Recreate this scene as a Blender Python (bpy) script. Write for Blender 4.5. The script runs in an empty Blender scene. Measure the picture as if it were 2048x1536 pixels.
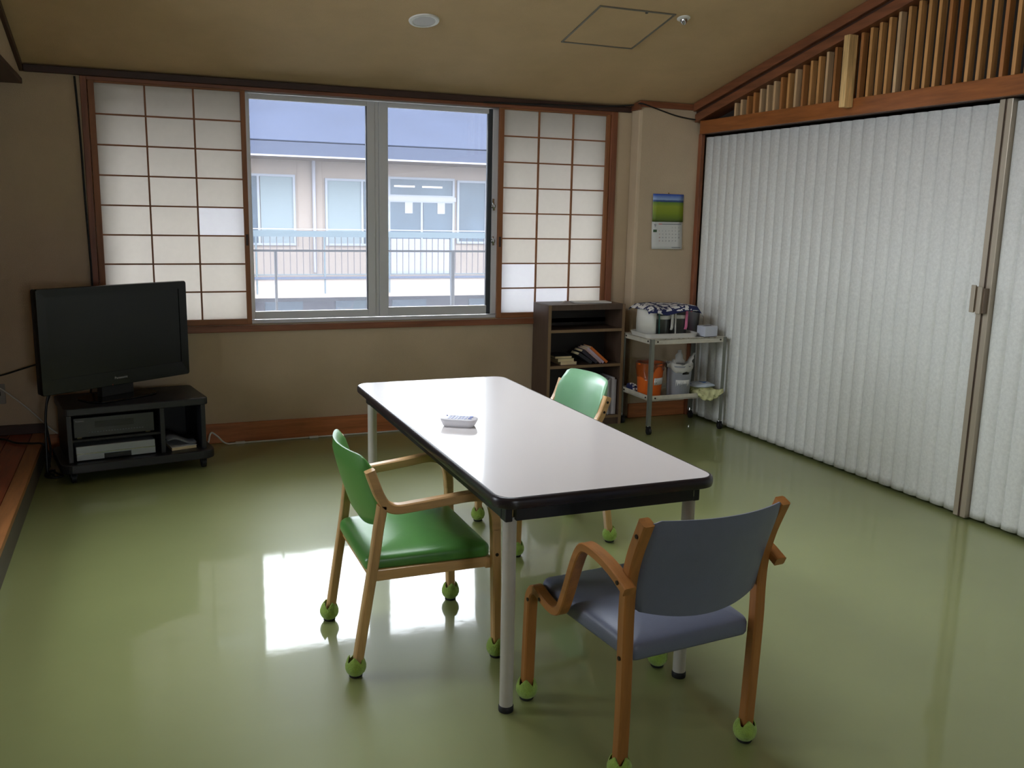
import bpy, bmesh, math, random
from mathutils import Vector, Matrix
random.seed(7)
SC = bpy.context.scene
COL = SC.collection

# ------------------------------------------------------------------ camera
F_PX, YAW, PITCH, ROLL, EYE = 1823.0, 0.389176, 0.185898, 0.020783, 1.5
fwd = Vector((math.sin(YAW)*math.cos(PITCH), math.cos(YAW)*math.cos(PITCH), -math.sin(PITCH)))
rgt = Vector((math.cos(YAW), -math.sin(YAW), 0)); upv = rgt.cross(fwd)
r2 = rgt*math.cos(ROLL)+upv*math.sin(ROLL); u2 = -rgt*math.sin(ROLL)+upv*math.cos(ROLL)
cam_d = bpy.data.cameras.new('camera'); cam = bpy.data.objects.new('camera', cam_d); COL.objects.link(cam)
M = Matrix((( r2.x, u2.x, -fwd.x, 0), (r2.y, u2.y, -fwd.y, 0), (r2.z, u2.z, -fwd.z, EYE), (0, 0, 0, 1)))
cam.matrix_world = M
cam_d.sensor_fit = 'HORIZONTAL'; cam_d.sensor_width = 36.0; cam_d.lens = F_PX/2048*36.0
cam_d.clip_start = 0.05; cam_d.clip_end = 200
SC.camera = cam

# ------------------------------------------------------------------ light and exposure
SKY = 10.0
w = bpy.data.worlds.new('overcast_sky'); SC.world = w; w.use_nodes = True
bg = w.node_tree.nodes['Background']; bg.inputs[0].default_value = (0.95, 0.975, 1.0, 1); bg.inputs[1].default_value = SKY
SC.view_settings.view_transform = 'Standard'; SC.view_settings.look = 'None'
SC.view_settings.exposure = 0.57; SC.view_settings.gamma = 1.0; SC.view_settings.use_curve_mapping = False
SC.cycles.use_denoising = True; SC.cycles.adaptive_threshold = 0.04
SC.cycles.max_bounces = 6; SC.cycles.diffuse_bounces = 3; SC.cycles.glossy_bounces = 3
SC.cycles.transparent_max_bounces = 8; SC.cycles.transmission_bounces = 4
SC.cycles.sample_clamp_indirect = 8.0
SC.cycles.caustics_reflective = False; SC.cycles.caustics_refractive = False

def portal(name, loc, rot, sx, sy):
    l = bpy.data.lights.new(name, 'AREA'); l.shape = 'RECTANGLE'; l.size = sx; l.size_y = sy
    l.cycles.is_portal = True
    o = bpy.data.objects.new(name, l); COL.objects.link(o); o.location = loc; o.rotation_euler = rot
portal('daylight_portal_window', (1.49, 6.24, 1.49), (math.radians(-90), 0, 0), 3.5, 1.5)
portal('daylight_portal_rear', (0.9, -4.24, 1.5), (math.radians(90), 0, 0), 1.0, 1.3)  # this and the three below guide sky light through the added, unseen windows
portal('daylight_portal_side', (-2.14, 3.7, 1.3), (0, math.radians(-90), 0), 1.5, 0.8)
portal('daylight_portal_clerestory', (-0.70, 3.2, 2.65), (0, math.radians(-90), 0), 0.85, 2.8)
portal('daylight_portal_skylight', (1.0, 3.55, 3.05), (math.radians(-13), 0, 0), 1.6, 1.1)

# ------------------------------------------------------------------ helpers
def srgb(r, g, b):
    f = lambda c: (c/255/12.92) if c/255 <= 0.04045 else ((c/255+0.055)/1.055)**2.4
    return (f(r), f(g), f(b))

MATS = {}
def mat(name, col, rough=0.5, metal=0.0, spec=0.5, var=0.0, vscale=8.0, stretch=(1, 1, 1), bump=0.0, bscale=60.0,
        coat=0.0, col2=None, sheen=0.0):
    """plain or mottled principled material; col in sRGB 0-255"""
    m = bpy.data.materials.new(name); m.use_nodes = True
    nt = m.node_tree; p = nt.nodes['Principled BSDF']
    c = srgb(*col)
    p.inputs['Base Color'].default_value = (*c, 1); p.inputs['Roughness'].default_value = rough
    p.inputs['Metallic'].default_value = metal; p.inputs['Specular IOR Level'].default_value = spec
    p.inputs['Coat Weight'].default_value = coat
    p.inputs['Coat Roughness'].default_value = 0.1
    if sheen: p.inputs['Sheen Weight'].default_value = sheen
    if var > 0 or bump > 0 or col2:
        tc = nt.nodes.new('ShaderNodeTexCoord'); mp = nt.nodes.new('ShaderNodeMapping')
        mp.inputs['Scale'].default_value = stretch
        nt.links.new(tc.outputs['Object'], mp.inputs['Vector'])
        if var > 0 or col2:
            n = nt.nodes.new('ShaderNodeTexNoise'); n.inputs['Scale'].default_value = vscale
            n.inputs['Detail'].default_value = 5; n.inputs['Roughness'].default_value = 0.6
            nt.links.new(mp.outputs[0], n.inputs['Vector'])
            r = nt.nodes.new('ShaderNodeValToRGB')
            a = tuple(max(0, x*(1-var)) for x in c); b = tuple(min(1, x*(1+var)) for x in c)
            if col2: b = srgb(*col2)
            r.color_ramp.elements[0].position = 0.3; r.color_ramp.elements[1].position = 0.7
            r.color_ramp.elements[0].color = (*a, 1); r.color_ramp.elements[1].color = (*b, 1)
            nt.links.new(n.outputs['Fac'], r.inputs[0]); nt.links.new(r.outputs[0], p.inputs['Base Color'])
        if bump > 0:
            n2 = nt.nodes.new('ShaderNodeTexNoise'); n2.inputs['Scale'].default_value = bscale
            n2.inputs['Detail'].default_value = 3
            nt.links.new(mp.outputs[0], n2.inputs['Vector'])
            bp = nt.nodes.new('ShaderNodeBump'); bp.inputs['Strength'].default_value = bump
            bp.inputs['Distance'].default_value = 0.01
            nt.links.new(n2.outputs['Fac'], bp.inputs['Height']); nt.links.new(bp.outputs[0], p.inputs['Normal'])
    MATS[name] = m
    return m

def wood(name, col, axis='z', rough=0.4, var=0.3, coat=0.0):
    st = {'x': (1.2, 14, 14), 'y': (14, 1.2, 14), 'z': (14, 14, 1.2)}[axis]
    return mat(name, col, rough, var=var, vscale=2.5, stretch=st, bump=0.04, bscale=6, coat=coat)

def link(o, parent):
    COL.objects.link(o)
    if parent is not None: o.parent = parent
    return o

def empty(name, loc, rz=0.0, parent=None):
    o = bpy.data.objects.new(name, None); link(o, parent)
    o.location = loc; o.rotation_euler = (0, 0, rz); o.empty_display_size = 0.1
    return o

def tag(o, label=None, cat=None, group=None, kind=None):
    if label: o['label'] = label
    if cat: o['category'] = cat
    if group: o['group'] = group
    if kind: o['kind'] = kind
    return o

class MB:
    def __init__(s): s.v = []; s.f = []
    def add(s, vs, fs):
        o = len(s.v); s.v += [tuple(p) for p in vs]; s.f += [tuple(i+o for i in f) for f in fs]; return s
    def box(s, x0, x1, y0, y1, z0, z1):
        return s.add([(x0,y0,z0),(x1,y0,z0),(x1,y1,z0),(x0,y1,z0),(x0,y0,z1),(x1,y0,z1),(x1,y1,z1),(x0,y1,z1)],
                     [(0,3,2,1),(4,5,6,7),(0,1,5,4),(1,2,6,5),(2,3,7,6),(3,0,4,7)])
    def hexa(s, p):   # 8 points: bottom 4 ccw, top 4 ccw
        return s.add(p, [(0,3,2,1),(4,5,6,7),(0,1,5,4),(1,2,6,5),(2,3,7,6),(3,0,4,7)])
    def loft(s, rings, closed=True, cap0=True, cap1=True):
        n = len(rings[0]); vs = [p for r in rings for p in r]; fs = []
        for i in range(len(rings)-1):
            for j in range(n if closed else n-1):
                k = (j+1) % n
                fs.append((i*n+j, i*n+k, (i+1)*n+k, (i+1)*n+j))
        if cap0: fs.append(tuple(range(n-1, -1, -1)))
        if cap1: fs.append(tuple((len(rings)-1)*n+j for j in range(n)))
        return s.add(vs, fs)
    def cyl(s, c0, c1, r0, r1=None, seg=16, caps=True):
        r1 = r0 if r1 is None else r1
        a, b = Vector(c0), Vector(c1); d = (b-a).normalized()
        t = Vector((1,0,0)) if abs(d.x) < 0.9 else Vector((0,1,0))
        u = d.cross(t).normalized(); v = d.cross(u)
        ring = lambda c, r: [c+u*(r*math.cos(2*math.pi*i/seg))+v*(r*math.sin(2*math.pi*i/seg)) for i in range(seg)]
        return s.loft([ring(a, r0), ring(b, r1)], True, caps, caps)
    def tube(s, pts, r, seg=8):
        pts = [Vector(p) for p in pts]; rings = []; prev = None
        for i, p in enumerate(pts):
            d = (pts[min(i+1, len(pts)-1)]-pts[max(i-1, 0)]).normalized()
            if prev is None:
                t = Vector((0,0,1)) if abs(d.z) < 0.9 else Vector((1,0,0)); u = d.cross(t).normalized()
            else:
                u = (prev-d*prev.dot(d)).normalized()
            prev = u; v = d.cross(u)
            rings.append([p+u*(r*math.cos(2*math.pi*k/seg))+v*(r*math.sin(2*math.pi*k/seg)) for k in range(seg)])
        return s.loft(rings)
    def lathe(s, prof, seg=24, c=(0,0,0)):   # prof: (r, z)
        rings = [[(c[0]+max(r,1e-4)*math.cos(2*math.pi*i/seg), c[1]+max(r,1e-4)*math.sin(2*math.pi*i/seg), c[2]+z) for i in range(seg)] for r, z in prof]
        return s.loft(rings)
    def bar(s, pts, wx, t, side=(1,0,0), ch=0.25):
        """rectangular section swept along pts: wx across `side`, t across the in-plane normal, chamfered"""
        pts = [Vector(p) for p in pts]; sd = Vector(side); rings = []
        c = min(wx, t)*ch
        for i, p in enumerate(pts):
            d = (pts[min(i+1, len(pts)-1)]-pts[max(i-1, 0)]).normalized()
            n = d.cross(sd).normalized(); u = n.cross(d).normalized()
            a, b = wx/2, t/2
            q = [(-a+c,-b),(a-c,-b),(a,-b+c),(a,b-c),(a-c,b),(-a+c,b),(-a,b-c),(-a,-b+c)]
            rings.append([p+u*x+n*y for x, y in q])
        return s.loft(rings)
    def build(s, name, m, parent=None, smooth=False, bevel=0.0, loc=None, rot=None, seg=2, auto=None):
        me = bpy.data.meshes.new(name); me.from_pydata(s.v, [], s.f)
        bm = bmesh.new(); bm.from_mesh(me); bmesh.ops.recalc_face_normals(bm, faces=bm.faces); bm.to_mesh(me); bm.free()
        o = bpy.data.objects.new(name, me); link(o, parent)
        me.materials.append(m if not isinstance(m, str) else MATS[m])
        if smooth:
            for p in me.polygons: p.use_smooth = True
            me.set_sharp_from_angle(angle=math.radians(auto or 40))
        if bevel > 0:
            b = o.modifiers.new('bevel', 'BEVEL'); b.width = bevel; b.segments = seg; b.limit_method = 'ANGLE'
            b.angle_limit = math.radians(40); b.harden_normals = False
        if loc: o.location = loc
        if rot: o.rotation_euler = rot
        return o

def box(name, m, parent, x0, x1, y0, y1, z0, z1, bevel=0.0):
    return MB().box(x0, x1, y0, y1, z0, z1).build(name, m, parent, bevel=bevel)

def share(src, name, parent, loc=(0,0,0), rot=None, scale=None):
    o = bpy.data.objects.new(name, src.data); link(o, parent); o.location = loc
    if rot: o.rotation_euler = rot
    if scale: o.scale = scale
    return o

def spline(pts, n=8):
    """Catmull-Rom through the points"""
    P = [Vector(p) for p in pts]; out = []
    for i in range(len(P)-1):
        a = P[i-1] if i > 0 else P[0]*2-P[1]; b = P[i]; c = P[i+1]; d = P[i+2] if i+2 < len(P) else P[-1]*2-P[-2]
        for k in range(n):
            t = k/n
            out.append(0.5*((2*b)+(-a+c)*t+(2*a-5*b+4*c-d)*t*t+(-a+3*b-3*c+d)*t**3))
    out.append(P[-1]); return out

def rrect(w, h, r, n=6, cx=0, cy=0):
    out = []
    for qx, qy, a0 in ((1,1,0),(-1,1,90),(-1,-1,180),(1,-1,270)):
        for k in range(n+1):
            a = math.radians(a0+90*k/n)
            out.append((cx+qx*(w/2-r)+r*math.cos(a), cy+qy*(h/2-r)+r*math.sin(a)))
    return out

def text(name, s, size, m, parent, loc, rot, align='LEFT', sx=1.0):
    cu = bpy.data.curves.new(name, 'FONT'); cu.body = s; cu.size = size; cu.align_x = align; cu.extrude = 0.0003
    cu.resolution_u = 3
    t = bpy.data.objects.new(name+'_curve', cu); COL.objects.link(t)
    dg = bpy.context.evaluated_depsgraph_get()
    me = bpy.data.meshes.new_from_object(t.evaluated_get(dg)); bpy.data.objects.remove(t, do_unlink=True)
    o = bpy.data.objects.new(name, me); link(o, parent); me.materials.clear(); me.materials.append(MATS[m] if isinstance(m, str) else m)
    o.location = loc; o.rotation_euler = rot; o.scale = (sx, 1, 1)
    return o

# ------------------------------------------------------------------ materials
mat('wallpaper', (200, 179, 150), 0.85, var=0.06, vscale=3, bump=0.25, bscale=220)
mat('ceiling_paper', (210, 180, 138), 0.85, var=0.05, vscale=4, bump=0.3, bscale=260)
mat('alcove_paper', (205, 184, 154), 0.9, var=0.05)
wood('trim_x', (136, 82, 54), 'x', 0.45); wood('trim_y', (122, 74, 48), 'y', 0.45); wood('trim_z', (136, 82, 54), 'z', 0.45)
wood('beam_dark', (62, 38, 28), 'x', 0.5); wood('beam_dark_y', (62, 38, 28), 'y', 0.5)
wood('baseboard_wood', (184, 114, 70), 'x', 0.4)
wood('shoji_wood_z', (150, 96, 58), 'z', 0.5, 0.2); wood('shoji_wood_x', (150, 96, 58), 'x', 0.5, 0.2)
wood('header_wood', (146, 86, 42), 'y', 0.35); wood('slat_a', (190, 140, 84), 'z', 0.5, 0.25)
wood('slat_b', (198, 164, 122), 'z', 0.55, 0.25); wood('slat_c', (168, 112, 62), 'z', 0.5, 0.25)
wood('board_pale', (214, 178, 120), 'z', 0.55, 0.45)
wood('alcove_floor', (150, 74, 44), 'y', 0.3, 0.3); wood('alcove_edge', (168, 112, 66), 'y', 0.35, 0.25)
mat('step_face', (92, 84, 72), 0.6)
wood('chair_beech', (206, 164, 112), 'z', 0.35, 0.18); wood('chair_beech_y', (206, 164, 112), 'y', 0.35, 0.18)
wood('chair_oak', (164, 110, 58), 'z', 0.35, 0.2); wood('chair_oak_y', (164, 110, 58), 'y', 0.35, 0.22)
mat('vinyl_green', (86, 146, 70), 0.33, var=0.04, vscale=20, bump=0.05, bscale=300)
mat('vinyl_mint', (124, 172, 132), 0.33, var=0.03, vscale=20, bump=0.05, bscale=300)
mat('vinyl_blue', (108, 114, 134), 0.42, var=0.04, vscale=20, bump=0.08, bscale=300)
mat('tennis_felt', (160, 192, 84), 0.95, var=0.2, vscale=40, bump=0.6, bscale=260, sheen=0.3)
mat('ball_slit', (28, 30, 22), 0.9); mat('bolt_dark', (50, 40, 32), 0.4, 0.6)
mat('laminate', (222, 216, 214), 0.34, coat=0.6, spec=0.5, bump=0.02, bscale=300)
mat('edge_rubber', (40, 34, 38), 0.32); mat('steel_black', (22, 22, 24), 0.5)
mat('leg_white', (196, 192, 184), 0.3, var=0.05, vscale=20); mat('chrome', (190, 190, 190), 0.18, 1.0)
mat('black_rubber', (20, 20, 20), 0.6)
mat('tv_gloss', (8, 8, 9), 0.15); mat('tv_screen', (7, 8, 9), 0.2); mat('tv_matte', (22, 22, 24), 0.5)
mat('logo_silver', (190, 190, 190), 0.4); mat('led_red', (200, 40, 30), 0.4)
mat('cabinet_black', (34, 34, 37), 0.42, var=0.12, vscale=12, stretch=(1, 10, 10)); mat('cabinet_inner', (22, 22, 22), 0.55)
mat('device_dark', (58, 60, 60), 0.35); mat('device_silver', (168, 174, 178), 0.35, 0.3); mat('device_black', (14, 14, 15), 0.3)
mat('gold_foot', (150, 140, 90), 0.4, 0.6)
mat('paper_white', (220, 220, 216), 0.8); mat('paper_cream', (222, 204, 160), 0.85, var=0.1, vscale=60, stretch=(1, 1, 20))
mat('paper_grey', (120, 124, 130), 0.6)
mat('bookcase_wood', (86, 67, 54), 0.5, var=0.15, vscale=3, stretch=(12, 12, 1.2)); mat('bookcase_edge', (134, 108, 78), 0.5)
mat('bookcase_back', (40, 33, 28), 0.6)
mat('trolley_paint', (206, 200, 184), 0.4, var=0.12, vscale=14); mat('trolley_steel', (132, 134, 124), 0.4, 0.4)
mat('rust', (120, 84, 54), 0.8)
mat('bucket_orange', (232, 108, 34), 0.4); mat('bucket_grey', (142, 144, 150), 0.4)
mat('plastic_white', (222, 220, 212), 0.4); mat('plastic_pink', (240, 130, 172), 0.4); mat('plastic_teal', (54, 118, 112), 0.4)
mat('plastic_bluewhite', (206, 210, 222), 0.4)
mat('black_cable', (16, 16, 17), 0.5); mat('white_cable', (214, 214, 208), 0.45)
mat('aluminium', (214, 215, 218), 0.4, 0.1); mat('alu_dark', (60, 66, 72), 0.4, 0.2)
mat('alu_post', (176, 164, 146), 0.35, 0.25); mat('alu_groove', (96, 78, 64), 0.5); mat('handle_brown', (110, 92, 74), 0.4)
mat('downlight_white', (226, 224, 218), 0.4); mat('downlight_reflector', (140, 134, 122), 0.35, 0.6)
mat('hatch_frame', (134, 130, 120), 0.35, 0.6)
mat('outlet_plate', (150, 146, 136), 0.5)
mat('remote_white', (226, 224, 230), 0.35); mat('remote_blue', (74, 96, 176), 0.4); mat('remote_lilac', (178, 184, 214), 0.4)
mat('ext_cream', (113, 104, 98), 0.9, spec=0.08, var=0.05, vscale=1.0); mat('ext_white', (122, 122, 130), 0.9, spec=0.08)
mat('ext_fascia', (52, 57, 71), 0.9, spec=0.08); mat('ext_roof', (36, 42, 58), 0.9, spec=0.08, var=0.1, vscale=0.6)
mat('ext_soffit', (113, 102, 95), 0.9, spec=0.08); mat('ext_frame', (113, 117, 126), 0.9, spec=0.08); mat('ext_grey', (60, 57, 62), 0.9, spec=0.08)
mat('ext_glass', (50, 62, 74), 0.3, spec=0.2, var=0.25, vscale=0.7); mat('ext_rail', (66, 76, 82), 0.9, spec=0.08); mat('ext_ground', (107, 107, 106), 0.9, spec=0.08)
mat('ext_curtain', (94, 103, 108), 0.9, spec=0.08)
mat('near_rail', (96, 100, 108), 0.9, spec=0.08); mat('dark_room', (70, 62, 54), 0.9)

def glow_mat(name, col, k):
    m = bpy.data.materials.new(name); m.use_nodes = True; p = m.node_tree.nodes['Principled BSDF']
    p.inputs['Emission Color'].default_value = (*col, 1); p.inputs['Emission Strength'].default_value = k; MATS[name] = m
glow_mat('tube_glow', (0.85, 0.95, 1.0), 0.9)
def floor_mat():
    m = mat('floor_vinyl', (146, 153, 98), 0.42, spec=0.35, coat=0.7, var=0.05, vscale=1.3)
    nt = m.node_tree; p = nt.nodes['Principled BSDF']
    tc = nt.nodes.new('ShaderNodeTexCoord')
    n = nt.nodes.new('ShaderNodeTexNoise'); n.inputs['Scale'].default_value = 5.0; n.inputs['Detail'].default_value = 4
    n2 = nt.nodes.new('ShaderNodeTexNoise'); n2.inputs['Scale'].default_value = 70.0
    nt.links.new(tc.outputs['Object'], n.inputs['Vector']); nt.links.new(tc.outputs['Object'], n2.inputs['Vector'])
    ad = nt.nodes.new('ShaderNodeMath'); ad.operation = 'MULTIPLY_ADD'; ad.inputs[1].default_value = 0.04
    nt.links.new(n2.outputs['Fac'], ad.inputs[0]); nt.links.new(n.outputs['Fac'], ad.inputs[2])
    b = nt.nodes.new('ShaderNodeBump'); b.inputs['Strength'].default_value = 0.05; b.inputs['Distance'].default_value = 0.01
    nt.links.new(ad.outputs[0], b.inputs['Height']); nt.links.new(b.outputs[0], p.inputs['Normal']); nt.links.new(b.outputs[0], p.inputs['Coat Normal'])
    rr = nt.nodes.new('ShaderNodeMapRange'); rr.inputs[3].default_value = 0.03; rr.inputs[4].default_value = 0.075
    n3 = nt.nodes.new('ShaderNodeTexNoise'); n3.inputs['Scale'].default_value = 2.2; n3.inputs['Detail'].default_value = 6
    nt.links.new(tc.outputs['Object'], n3.inputs['Vector']); nt.links.new(n3.outputs['Fac'], rr.inputs[0]); nt.links.new(rr.outputs[0], p.inputs['Coat Roughness'])
floor_mat()

def glass_mat(name, haze, tint=(0.96, 0.98, 1.0)):
    """thin pane: straight-through light, a Fresnel reflection and a veil of dust"""
    m = bpy.data.materials.new(name); m.use_nodes = True; nt = m.node_tree; nt.nodes.clear()
    out = nt.nodes.new('ShaderNodeOutputMaterial')
    tr = nt.nodes.new('ShaderNodeBsdfTransparent'); tr.inputs[0].default_value = (*tint, 1)
    gl = nt.nodes.new('ShaderNodeBsdfGlossy'); gl.inputs['Roughness'].default_value = 0.02
    tl = nt.nodes.new('ShaderNodeBsdfTranslucent'); tl.inputs[0].default_value = (0.80, 0.86, 1.0, 1)
    fr = nt.nodes.new('ShaderNodeFresnel'); fr.inputs[0].default_value = 1.5
    mx = nt.nodes.new('ShaderNodeMixShader'); mx.inputs[0].default_value = haze
    mx2 = nt.nodes.new('ShaderNodeMixShader')
    nt.links.new(tr.outputs[0], mx.inputs[1]); nt.links.new(tl.outputs[0], mx.inputs[2])
    nt.links.new(fr.outputs[0], mx2.inputs[0]); nt.links.new(mx.outputs[0], mx2.inputs[1]); nt.links.new(gl.outputs[0], mx2.inputs[2])
    nt.links.new(mx2.outputs[0], out.inputs[0]); MATS[name] = m
glass_mat('window_glass', 0.05)
glass_mat('clear_plastic', 0.42, (0.9, 0.94, 0.92))
glass_mat('bag_film', 0.55, (0.95, 0.95, 0.95))

def paper_mat(name, col, trans):
    m = bpy.data.materials.new(name); m.use_nodes = True; nt = m.node_tree; nt.nodes.clear()
    out = nt.nodes.new('ShaderNodeOutputMaterial')
    d = nt.nodes.new('ShaderNodeBsdfDiffuse'); d.inputs[0].default_value = (0.70, 0.68, 0.62, 1)
    t = nt.nodes.new('ShaderNodeBsdfTranslucent')
    tc = nt.nodes.new('ShaderNodeTexCoord'); n = nt.nodes.new('ShaderNodeTexNoise'); n.inputs['Scale'].default_value = 30; n.inputs['Detail'].default_value = 6
    nt.links.new(tc.outputs['Object'], n.inputs['Vector'])
    r = nt.nodes.new('ShaderNodeValToRGB'); c = col
    r.color_ramp.elements[0].color = (*[x*0.95 for x in c], 1); r.color_ramp.elements[1].color = (*[min(1, x*1.05) for x in c], 1)
    nt.links.new(n.outputs['Fac'], r.inputs[0]); nt.links.new(r.outputs[0], t.inputs[0])
    mx = nt.nodes.new('ShaderNodeMixShader'); mx.inputs[0].default_value = trans
    nt.links.new(d.outputs[0], mx.inputs[1]); nt.links.new(t.outputs[0], mx.inputs[2]); nt.links.new(mx.outputs[0], out.inputs[0])
    MATS[name] = m
paper_mat('shoji_paper', (0.94, 0.89, 0.83), 0.53)
paper_mat('shoji_paper_new', (1.0, 0.97, 1.0), 0.60)
paper_mat('thin_bag', (0.9, 0.9, 0.95), 0.35)

def accordion_mat():
    m = mat('accordion_vinyl', (206, 208, 204), 0.5, var=0.0, bump=0.08, bscale=90)
    nt = m.node_tree; p = nt.nodes['Principled BSDF']
    tc = nt.nodes.new('ShaderNodeTexCoord'); n = nt.nodes.new('ShaderNodeTexNoise')
    n.inputs['Scale'].default_value = 60; n.inputs['Detail'].default_value = 5; n.inputs['Roughness'].default_value = 0.7
    nt.links.new(tc.outputs['Object'], n.inputs['Vector'])
    r = nt.nodes.new('ShaderNodeValToRGB'); r.color_ramp.elements[0].position = 0.38; r.color_ramp.elements[1].position = 0.62
    r.color_ramp.elements[0].color = (*srgb(222, 223, 219), 1); r.color_ramp.elements[1].color = (*srgb(234, 235, 231), 1)
    nt.links.new(n.outputs['Fac'], r.inputs[0])
    # grubby lower hem: dirt collected near the floor
    sx = nt.nodes.new('ShaderNodeSeparateXYZ'); nt.links.new(tc.outputs['Object'], sx.inputs[0])
    n2 = nt.nodes.new('ShaderNodeTexNoise'); n2.inputs['Scale'].default_value = 16; nt.links.new(tc.outputs['Object'], n2.inputs['Vector'])
    ma = nt.nodes.new('ShaderNodeMath'); ma.operation = 'MULTIPLY_ADD'; ma.inputs[1].default_value = 0.12; 
    nt.links.new(n2.outputs['Fac'], ma.inputs[0]); nt.links.new(sx.outputs['Z'], ma.inputs[2])
    rg = nt.nodes.new('ShaderNodeMapRange'); rg.inputs[1].default_value = 0.06; rg.inputs[2].default_value = 0.12; rg.inputs[3].default_value = 0.45; rg.inputs[4].default_value = 0.0
    nt.links.new(ma.outputs[0], rg.inputs[0])
    mx = nt.nodes.new('ShaderNodeMix'); mx.data_type = 'RGBA'; mx.inputs[7].default_value = (*srgb(120, 106, 84), 1)
    nt.links.new(rg.outputs[0], mx.inputs[0]); nt.links.new(r.outputs[0], mx.inputs[6]); nt.links.new(mx.outputs[2], p.inputs['Base Color'])
accordion_mat()

def ramp_z_mat(name, stops, rough=0.6, noise=0.0, axis='Z', z0=0.0, z1=1.0, nscale=12):
    m = bpy.data.materials.new(name); m.use_nodes = True; nt = m.node_tree; p = nt.nodes['Principled BSDF']
    p.inputs['Roughness'].default_value = rough
    tc = nt.nodes.new('ShaderNodeTexCoord'); sx = nt.nodes.new('ShaderNodeSeparateXYZ'); nt.links.new(tc.outputs['Object'], sx.inputs[0])
    n = nt.nodes.new('ShaderNodeTexNoise'); n.inputs['Scale'].default_value = nscale; nt.links.new(tc.outputs['Object'], n.inputs['Vector'])
    ma = nt.nodes.new('ShaderNodeMath'); ma.operation = 'MULTIPLY_ADD'; ma.inputs[1].default_value = noise
    nt.links.new(n.outputs['Fac'], ma.inputs[0]); nt.links.new(sx.outputs[axis], ma.inputs[2])
    mr = nt.nodes.new('ShaderNodeMapRange'); mr.inputs[1].default_value = z0+noise*0.5; mr.inputs[2].default_value = z1+noise*0.5
    nt.links.new(ma.outputs[0], mr.inputs[0])
    r = nt.nodes.new('ShaderNodeValToRGB'); cr = r.color_ramp
    while len(cr.elements) < len(stops): cr.elements.new(0.5)
    for e, (pos, c) in zip(cr.elements, stops): e.position = pos; e.color = (*srgb(*c), 1)
    nt.links.new(mr.outputs[0], r.inputs[0]); nt.links.new(r.outputs[0], p.inputs['Base Color'])
    MATS[name] = m
ramp_z_mat('calendar_photo', [(0.0, (70, 92, 30)), (0.3, (128, 150, 24)), (0.55, (150, 164, 40)), (0.70, (104, 140, 50)), (0.725, (44, 70, 120)), (0.77, (60, 90, 150)), (0.80, (150, 176, 214)), (1.0, (40, 84, 190))],
           0.35, 0.006, 'Z', 0.198, 0.396, 40)

def cloth_print(name, base, spot, scale, thr):
    m = bpy.data.materials.new(name); m.use_nodes = True; nt = m.node_tree; p = nt.nodes['Principled BSDF']; p.inputs['Roughness'].default_value = 0.9
    tc = nt.nodes.new('ShaderNodeTexCoord')
    v = nt.nodes.new('ShaderNodeTexVoronoi'); v.inputs['Scale'].default_value = scale; v.distance = 'CHEBYCHEV'; v.inputs['Randomness'].default_value = 0.35
    nt.links.new(tc.outputs['Object'], v.inputs['Vector'])
    n = nt.nodes.new('ShaderNodeTexNoise'); n.inputs['Scale'].default_value = scale*2.4; nt.links.new(tc.outputs['Object'], n.inputs['Vector'])
    c1 = nt.nodes.new('ShaderNodeMath'); c1.operation = 'LESS_THAN'; c1.inputs[1].default_value = thr; nt.links.new(v.outputs['Distance'], c1.inputs[0])
    c2 = nt.nodes.new('ShaderNodeMath'); c2.operation = 'LESS_THAN'; c2.inputs[1].default_value = 0.56; nt.links.new(n.outputs['Fac'], c2.inputs[0])
    mu = nt.nodes.new('ShaderNodeMath'); mu.operation = 'MULTIPLY'; nt.links.new(c1.outputs[0], mu.inputs[0]); nt.links.new(c2.outputs[0], mu.inputs[1])
    mx = nt.nodes.new('ShaderNodeMix'); mx.data_type = 'RGBA'; mx.inputs[6].default_value = (*srgb(*base), 1); mx.inputs[7].default_value = (*srgb(*spot), 1)
    nt.links.new(mu.outputs[0], mx.inputs[0]); nt.links.new(mx.outputs[2], p.inputs['Base Color']); MATS[name] = m
cloth_print('cloth_navy', (34, 40, 84), (226, 224, 222), 15, 0.40)
cloth_print('cloth_floral', (214, 214, 160), (120, 140, 60), 30, 0.20)
cloth_print('plastic_sheet', (210, 220, 232), (70, 120, 200), 9, 0.22)

# ------------------------------------------------------------------ room shell
YW = 6.0                    # inner face of the window wall
XR = 3.90                   # line of the folding partition
RIDGE, SLOPE, Z0 = 1.0, 0.2286, 2.265
def ceil_z(y): return Z0+SLOPE*(YW-y) if y >= RIDGE else Z0+SLOPE*(YW-RIDGE)-SLOPE*(RIDGE-y)
YB = -4.0; XL = -1.9; XE = 7.0
tag(box('floor', 'floor_vinyl', None, XL-0.2, XE+0.2, YB-0.2, YW+0.2, -0.12, 0.0), kind='structure')
OX0, OX1, OZ0, OZ1 = -0.225, 3.215, 0.76, 2.225     # window opening
m = MB()
m.box(XL-0.2, OX0, YW, YW+0.2, 0, 2.5).box(OX1, XE+0.2, YW, YW+0.2, 0, 2.5).box(OX0, OX1, YW, YW+0.2, 0, OZ0).box(OX0, OX1, YW, YW+0.2, OZ1, 2.5)
tag(m.build('wall_back', 'wallpaper'), kind='structure')
m = MB().box(3.345, XR, 5.867, YW, 0, 2.33)
tag(m.build('wall_pillar', 'wallpaper', bevel=0.02), kind='structure')
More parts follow.
